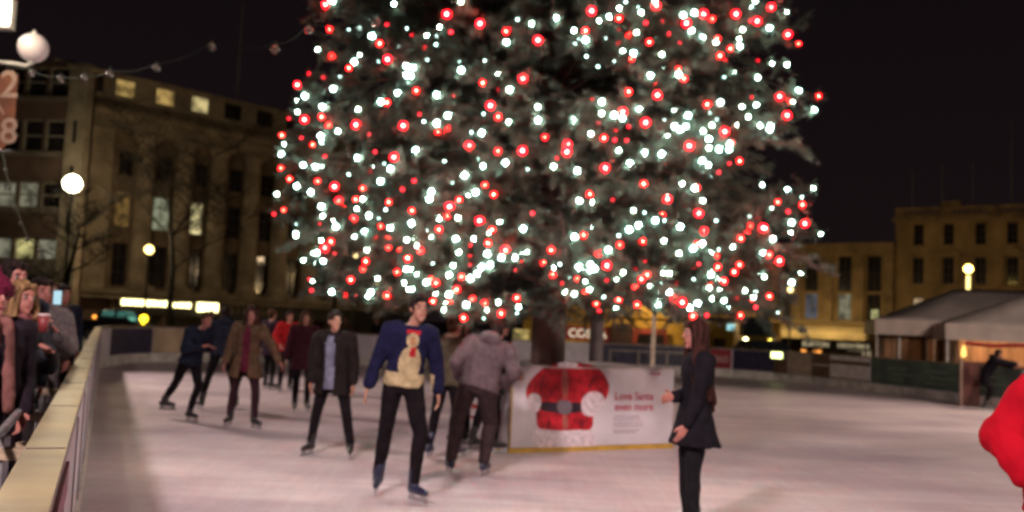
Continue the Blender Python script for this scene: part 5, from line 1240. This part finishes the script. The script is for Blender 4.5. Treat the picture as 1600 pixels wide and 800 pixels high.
    if T_.get('open'):
        w_ = T_['open']
        def cut(c_):
            r_ = c_-pc; a = r_.dot(sd_); f = r_.dot(fw_); t_ = r_.dot(up)/(0.49*s)
            if t_ > 0.98: return False
            return f > 0.04 and abs(a-T_.get('shift', 0)) < w_*(1.0 if t_ > 0 else 1.0-0.3*t_)*(1.0 if t_ < 0.8 else 0.7)
    fuse(b, kind, tm, root, vox, 3, T_.get('fold', 0.010), 10.0, cut, T_.get('paint')(pc, sd_, fw_, up, s) if T_.get('paint') else None, seed=sd)
    if T_.get('scarf'):
        b = MB()
        for k in range(12):
            a0, a1 = 2*math.pi*k/12, 2*math.pi*(k+1)/12
            b.cap(nk+up*0.015+sd_*0.082*s*math.cos(a0)+fw_*0.075*s*math.sin(a0), 0.036*s, nk+up*0.015+sd_*0.082*s*math.cos(a1)+fw_*0.075*s*math.sin(a1), 0.036*s)
        if T_.get('scarf_ends'):
            for q in (-0.045, 0.035): b.cap(nk+sd_*q+fw_*0.11*s, 0.034*s, nk+sd_*q*1.6+fw_*0.155*s-up*0.49*s, 0.036*s)
        fuse(b, 'scarf', T_['scarf'], root, 0.012, 2, 0.008, 24.0, seed=sd)
    if T_.get('belt'):
        b = MB(); b.ring_loft([ell(t_, (0.150+g+0.006)*wide, 0.105+g+0.006, 20) for t_ in (0.26, 0.34)]); b.build('belt', T_['belt'], root, True)
    root['_j'] = 0; del root['_j']
    return root, dict(hd=hd, hc=hc, el=el, pc=pc, nk=nk, sd=sd_, fw=fw_, up=up, s=s)

def gxy(px, py): v = gz(px, py); return (v.x, v.y)
navy = cloth('navy', (0.012, 0.012, 0.040)); cream = cloth('cream', (0.42, 0.33, 0.19)); redm = cloth('red_trim', (0.40, 0.02, 0.03)); brownm = cloth('brown_face', (0.35, 0.17, 0.09))
def sweater_paint(pc, sd_, fw_, up, s):
    """knitted picture: cream body and head with a red cap line and scarf, and a cream hem"""
    def f(c_):
        r_ = Vector(c_)-pc; a = r_.dot(sd_)/s - 0.025; t_ = r_.dot(up)/s; fr = r_.dot(fw_)
        if t_ < 0.085 + 0.0 and abs(a) < 0.24: return 1
        if fr > 0.02:
            if (a/0.055)**2 + ((t_-0.375)/0.062)**2 < 1: return 3 if (a/0.028)**2+((t_-0.37)/0.038)**2 < 1 else 1
            if abs(a) < 0.06 and 0.43 < t_ < 0.462: return 2
            if abs(a-0.015) < 0.026 and 0.235 < t_ < 0.32: return 2
            if (a/0.095)**2 + ((t_-0.17)/0.155)**2 < 1: return 1
        return 0
    return f
# the man in the navy sweater
person('man in navy sweater with cream knitted figure, skating before the printed box', (-0.98, 8.63), 1.88, 8,
       feet=((-0.16, -0.16, 0.0, -6), (0.17, 0.14, 0.015, 34)), hands=((-0.30, -0.06, 0.98), (0.36, -0.10, 0.98)), pel=(0.03, 0, -0.01), lean=(0.045, 0.03), head=(16, 0.05, 0.0),
       hair=('short', 'black'), boots=boot_m, vox=0.010, skin=skin_a, elbow=(0.35, -0.9), wide=0.93,
       top=dict(kind='sweater', m=[navy, cream, redm, brownm], g=0.028, hem=1.035, flare=0.0, fold=0.008, paint=sweater_paint), extras={'legs': 'slim'})
# the woman on the right with long hair
person('woman in dark flared coat with long auburn hair, standing right of the box', (1.50, 7.40), 1.735, -78,
       feet=((-0.09, 0.02, 0, -5), (0.09, 0.06, 0, 5)), hands=((0.02, 0.20, 1.13), (0.12, 0.16, 0.82)), head=(-4, 0, 0.02), lean=(0, -0.02),
       hair=('longest', 'auburn'), vox=0.010, skin=skin_b, wide=0.92, elbow=(0.3, -0.9),
       top=dict(kind='coat', m=cloth('charcoal_coat', (0.011, 0.009, 0.013)), g=0.020, hem=0.76, flare=0.095, collar=True, fold=0.012), legs=cloth('black_tights', (0.012, 0.011, 0.013)))
# the girl in the open khaki coat
person('woman in open khaki-brown coat over maroon top, arm held out', (-3.74, 13.4), 1.74, 6,
       feet=((-0.20, -0.06, 0, -12), (0.17, 0.08, 0.0, 40)), hands=((-0.30, 0.02, 0.88), (0.50, 0.05, 0.92)), pel=(0.0, 0, -0.01), lean=(0.02, 0.03), head=(6, 0.02, 0.0),
       hair=('long', 'auburn'), skin=skin_b, wide=0.95, vox=0.013,
       top=dict(kind='coat', m=cloth('khaki', (0.105, 0.062, 0.038)), g=0.030, hem=0.72, flare=0.09, open=0.055, shirt=cloth('maroon', (0.10, 0.015, 0.03)), shirt_hem=0.80, fold=0.014), legs=cloth('plum_leggings', (0.035, 0.015, 0.02)))
# the one in a dark open coat and grey-blue shirt
person('skater in open black coat over grey-blue shirt, legs spread, looking down', (-2.05, 11.0), 1.72, -6,
       feet=((-0.24, -0.04, 0, -14), (0.26, 0.02, 0, 16)), hands=((-0.22, 0.10, 0.84), (0.28, 0.08, 0.86)), pel=(0.02, 0, -0.02), lean=(0.0, 0.05), head=(38, 0.01, 0.03),
       hair=('short', 'black'), skin=skin_a, wide=1.05, vox=0.012, elbow=(0.85, -0.5),
       top=dict(kind='coat', m=cloth('black_coat', (0.014, 0.010, 0.010)), g=0.034, hem=0.74, flare=0.05, open=0.060, shift=-0.02, shirt=cloth('blue_grey', (0.17, 0.17, 0.24)), shirt_hem=0.80, collar=True, fold=0.012))
# left pair pushing off
person('skater in dark navy jacket pushing off with one leg stretched behind', (-4.72, 13.89), 1.68, 62,
       feet=((0.02, -0.52, 0.03, 20), (0.0, 0.10, 0, -4)), hands=((-0.12, 0.34, 1.12), (0.12, 0.30, 1.10)), pel=(0, 0.02, -0.05), lean=(0, 0.16), head=(-20, 0, 0.05), hair=('short', 'brown'), skin=skin_b, wide=1.05,
       top=dict(kind='jacket', m=cloth('navy_dark', (0.016, 0.018, 0.034)), g=0.034, hem=0.86, fold=0.012), vox=0.013)
person('skater in black hooded jacket gliding away beyond the khaki coat', (-4.75, 15.72), 1.74, 205,
       feet=((-0.22, 0.0, 0, -10), (0.36, -0.12, 0.0, 16)), hands=((-0.26, 0.2, 1.05), (0.28, 0.2, 1.05)), pel=(0.05, 0, -0.03), lean=(-0.02, 0.08), hair=('short', 'black'),
       top=dict(kind='jacket', m=cloth('blue_black', (0.018, 0.020, 0.035)), g=0.034, hem=0.88, hood=True, fold=0.012), vox=0.013)
# red jacket far away with a dark companion
person('small far skater in bright red jacket and dark trousers', (-4.62, 19.6), 1.70, 30, feet=((-0.12, 0, 0, -8), (0.12, -0.08, 0, 8)), hands=((-0.24, 0.2, 1.0), (0.26, 0.15, 0.95)), hair=('short', 'black'),
       top=dict(kind='jacket', m=cloth('bright_red', (0.38, 0.015, 0.02)), g=0.036, hem=0.86), vox=0.016)
person('far skater in dark coat beside the red jacket', (-5.15, 20.2), 1.72, 150, hair=('short', 'brown'), feet=((-0.14, 0, 0, -8), (0.14, 0.1, 0, 8)),
       top=dict(kind='coat', m=cloth('dark_plum', (0.03, 0.018, 0.03)), g=0.036, hem=0.74), vox=0.016)
person('far skater in maroon coat behind the black open coat', (-3.45, 15.8), 1.70, 20, hair=('long', 'brown'), feet=((-0.10, 0, 0, -8), (0.12, -0.1, 0, 8)),
       top=dict(kind='coat', m=cloth('deep_maroon', (0.04, 0.010, 0.016)), g=0.034, hem=0.72, flare=0.04), vox=0.016)
# the close group left of the box
person('skater in olive-green jacket with pale fur collar, seen from behind', (-0.70, 11.23), 1.70, 158,
       feet=((-0.12, 0.12, 0, -10), (0.10, -0.20, 0.03, 12)), hands=((-0.26, 0.16, 0.98), (0.24, 0.10, 0.92)), lean=(0, 0.08), head=(-30, 0, 0), hair=('short', 'brown'), boots=boot_m, skin=skin_b, wide=0.95,
       top=dict(kind='jacket', m=cloth('olive', (0.075, 0.062, 0.042)), g=0.032, hem=0.86, scarf=cloth('fur_pale', (0.50, 0.36, 0.30), 0.3, 40)), vox=0.012)
person('woman with long dark hair between the green jacket and the grey hoodie', (-0.62, 12.5), 1.68, 60,
       feet=((-0.10, 0.0, 0, -10), (0.10, 0.1, 0, 12)), hair=('long', 'brown'), skin=skin_b, wide=0.9,
       top=dict(kind='jacket', m=cloth('dusk_purple', (0.06, 0.03, 0.05)), g=0.028, hem=0.86), vox=0.014)
person('skater in grey hooded sweatshirt, back turned, in front of the box', (-0.28, 10.03), 1.76, 172,
       feet=((-0.06, 0.14, 0, -10), (0.28, 0.02, 0.02, 26)), hands=((-0.24, 0.16, 1.0), (0.26, 0.20, 1.02)), pel=(0.02, 0, -0.05), lean=(-0.10, 0.14), head=(-14, -0.03, 0.02), hair=('short', 'black'), boots=boot_m, wide=1.14, skin=skin_b,
       top=dict(kind='hooded_sweatshirt', m=cloth('grey_mauve', (0.105, 0.070, 0.078)), g=0.040, hem=0.92, hood=True, fold=0.012), legs=cloth('taupe', (0.040, 0.024, 0.026)), extras={'legs': 'loose'}, vox=0.011)
person('skater in black coat leaning against the left side of the box', (-0.20, 12.0), 1.70, 120,
       feet=((-0.12, 0.05, 0, -10), (0.16, -0.12, 0, 12)), hands=((-0.2, 0.28, 1.0), (0.26, 0.2, 0.95)), lean=(0.02, 0.10), hair=('short', 'black'), wide=1.08,
       top=dict(kind='coat', m=cloth('black_wool', (0.016, 0.014, 0.018)), g=0.036, hem=0.76, flare=0.03), vox=0.014)
# red jacket cut by the right edge, elbow out
person('person in puffy bright red jacket with elbow out, at the right edge', (2.76, 4.5), 1.74, -25, feet=((-0.14, 0, 0, -8), (0.14, 0, 0, 8)),
       hands=((-0.21, 0.16, 1.02), (0.25, 0.12, 0.95)), hair=('short', 'brown'), elbow=(1.0, -0.15), wide=1.12, group='skaters on the ice',
       top=dict(kind='jacket', m=cloth('crimson', (0.38, 0.004, 0.014), 0.12, 5.0), g=0.043, hem=0.84, collar=True, fold=0.024), vox=0.011)
# dark figure leaning over the barrier at the gate
q = gz(1546, 642)
person('person in black coat leaning over the gate below the orange-lit marquee', (q.x, q.y), 1.60, 75, feet=((-0.1, -0.1, 0, -8), (0.1, -0.05, 0, 8)), pel=(0, -0.1, -0.05), lean=(0, 0.22),
       hands=((-0.1, 0.62, 1.18), (0.1, 0.55, 1.12)), hair=('short', 'black'), wide=1.1, top=dict(kind='coat', m=cloth('jet', (0.010, 0.008, 0.012)), g=0.040, hem=0.62, flare=0.03, hood=True), vox=0.014)
# spectators behind the left barrier (standing on the walkway)
GS = 'spectators behind the left barrier'
def spec(label, px, py_head, Y, fa, Ht=None, **k):
    v = gy(px, py_head, Y); gr = -0.06 if Ht is None else v.z-Ht; Ht = Ht or v.z+0.06
    k.setdefault('vox', 0.012); k.setdefault('skin', skin_b)
    # a low timber step carries those who stand higher than the ground
    if gr > 0.0:
        st = MB(); st.box(-0.35, 0.35, -0.35, 0.35, 0, gr+0.06-0.001); o = st.build('step', timber, None, False, (v.x, v.y, -0.06)); tag(o, 'timber step under the ' + label.split(',')[0][:60], 'step', 'timber steps behind the left barrier')
    return person(label, (v.x, v.y), Ht, fa, skate=False, group=GS, ground=max(gr, -0.06) if gr > 0 else -0.06, **k)
spec('man with short dark hair looking at the ice over the beanie', 20, 409, 7.4, 55, None, hair=('short', 'black'), head=(6, 0, 0.02), hands=((-0.2, 0.14, 1.05), (0.2, 0.14, 1.05)),
     top=dict(kind='jacket', m=cloth('ink', (0.02, 0.02, 0.03)), g=0.034, hem=0.9, collar=True))
r_, j_ = spec('person in maroon bobble hat with long tan and maroon scarf', -8, 434, 5.9, 60, None, hair=('beanie', cloth('maroon_knit', (0.12, 0.012, 0.035), 0.3, 40)), head=(-6, 0, 0.0), hands=((-0.14, 0.10, 1.02), (0.16, 0.14, 1.00)), wide=1.05,
     top=dict(kind='coat', m=cloth('black_parka', (0.02, 0.014, 0.02)), g=0.036, hem=0.7, scarf=cloth('tan_scarf', (0.20, 0.085, 0.075), 0.35, 8.0), scarf_ends=True))
r_, j_ = spec('woman with blond hair holding a red cup', 32, 441, 7.2, 62, None, hair=('bob', 'blond'), head=(0, 0, 0.02), hands=((-0.14, 0.16, 1.12), (0.08, 0.26, 1.34)), wide=0.92,
     top=dict(kind='jacket', m=cloth('dark_teal', (0.03, 0.03, 0.035)), g=0.03, hem=0.88, scarf=cloth('rose_scarf', (0.28, 0.10, 0.10), 0.3, 20)))
cp = gy(68, 506, 6.75)
cup = thing('paper_cup', 'red paper cup with a pale lid held by the blond woman', 'cup', cp - Vector((0, 0, 0.06)))
b = MB(); b.lathe([(0.030, 0), (0.043, 0.115)], n=18); b.build('cup_body', mat('cup_red', (0.24, 0.035, 0.035), 0.5), cup, True)
b = MB(); b.lathe([(0.045, 0.115), (0.045, 0.125), (0.038, 0.135)], n=18); b.build('lid', mat('cup_lid', (0.6, 0.45, 0.42), 0.4), cup, True)
r_, j_ = spec('person in grey speckled coat raising a lit phone', 66, 436, 9.0, 40, None, hair=('short', 'black'), head=(10, 0, 0), hands=((-0.08, 0.24, 1.46), (0.10, 0.26, 1.44)),
     top=dict(kind='coat', m=mat('cloth_speckled', (0.15, 0.12, 0.12), 0.85, 0.3, 45.0, c2=(0.03, 0.024, 0.026)), g=0.036, hem=0.75, hood=True))
ph = gy(90, 465, 8.35); f_ = thing('phone', 'phone with a bright bluish screen raised by the grey coat', 'phone', ph, R(190))
b = MB(); b.box(-0.038, 0.038, -0.004, 0.004, -0.07, 0.07); b.build('case', eye_d, f_)
b = MB(); b.box(-0.034, 0.034, 0.0042, 0.006, -0.062, 0.062); b.build('screen', glow('phone_screen', (0.55, 0.85, 0.95), 0.9), f_)
spec('person with pale hood at the very left edge, face half cut off', -40, 448, 6.0, 70, None, hair=('short', 'blond'), hands=((-0.14, 0.10, 1.0), (0.16, 0.12, 0.95)),
     top=dict(kind='jacket', m=cloth('taupe_jacket', (0.10, 0.06, 0.05)), g=0.034, hem=0.9, hood=True, scarf=cloth('plum_scarf', (0.2, 0.03, 0.08))))
spec('person in dark brown jacket leaning on the rail beyond the grey coat', 76, 440, 10.8, 58, None, hair=('short', 'brown'), hands=((-0.16, 0.16, 1.05), (0.18, 0.16, 1.05)),
     top=dict(kind='jacket', m=cloth('dark_brown', (0.035, 0.02, 0.018)), g=0.034, hem=0.88))
spec('person in navy coat farthest along the left barrier', 99, 446, 13.0, 58, None, hair=('short', 'black'), hands=((-0.16, 0.16, 1.05), (0.18, 0.16, 1.05)),
     top=dict(kind='coat', m=cloth('navy_dark', (0.016, 0.018, 0.034)), g=0.034, hem=0.8), vox=0.014)
# bag of far onlookers behind the end barrier
for px, Y, lab, cm, hr_ in ((478, 33.5, 'far onlooker in maroon jacket behind the end barrier', 'deep_maroon', 'black'), (540, 34.0, 'far onlooker in tan jacket behind the end barrier', 'khaki', 'brown'), (590, 34.6, 'far onlooker in black jacket behind the end barrier', 'black_coat', 'black'), (330, 31.6, 'far onlooker in navy jacket behind the end barrier', 'navy_dark', 'brown')):
    v = gy(px, 500, Y); person(lab, (v.x, v.y), 1.7, random.Random(px).uniform(-30, 30), skate=False, hair=('short', hr_), ground=-0.06, group='onlookers behind the end barrier', top=dict(kind='jacket', m=MATS['cloth_'+cm], g=0.036, hem=0.86), vox=0.018)
bpy.data.scenes.remove(_tmp)
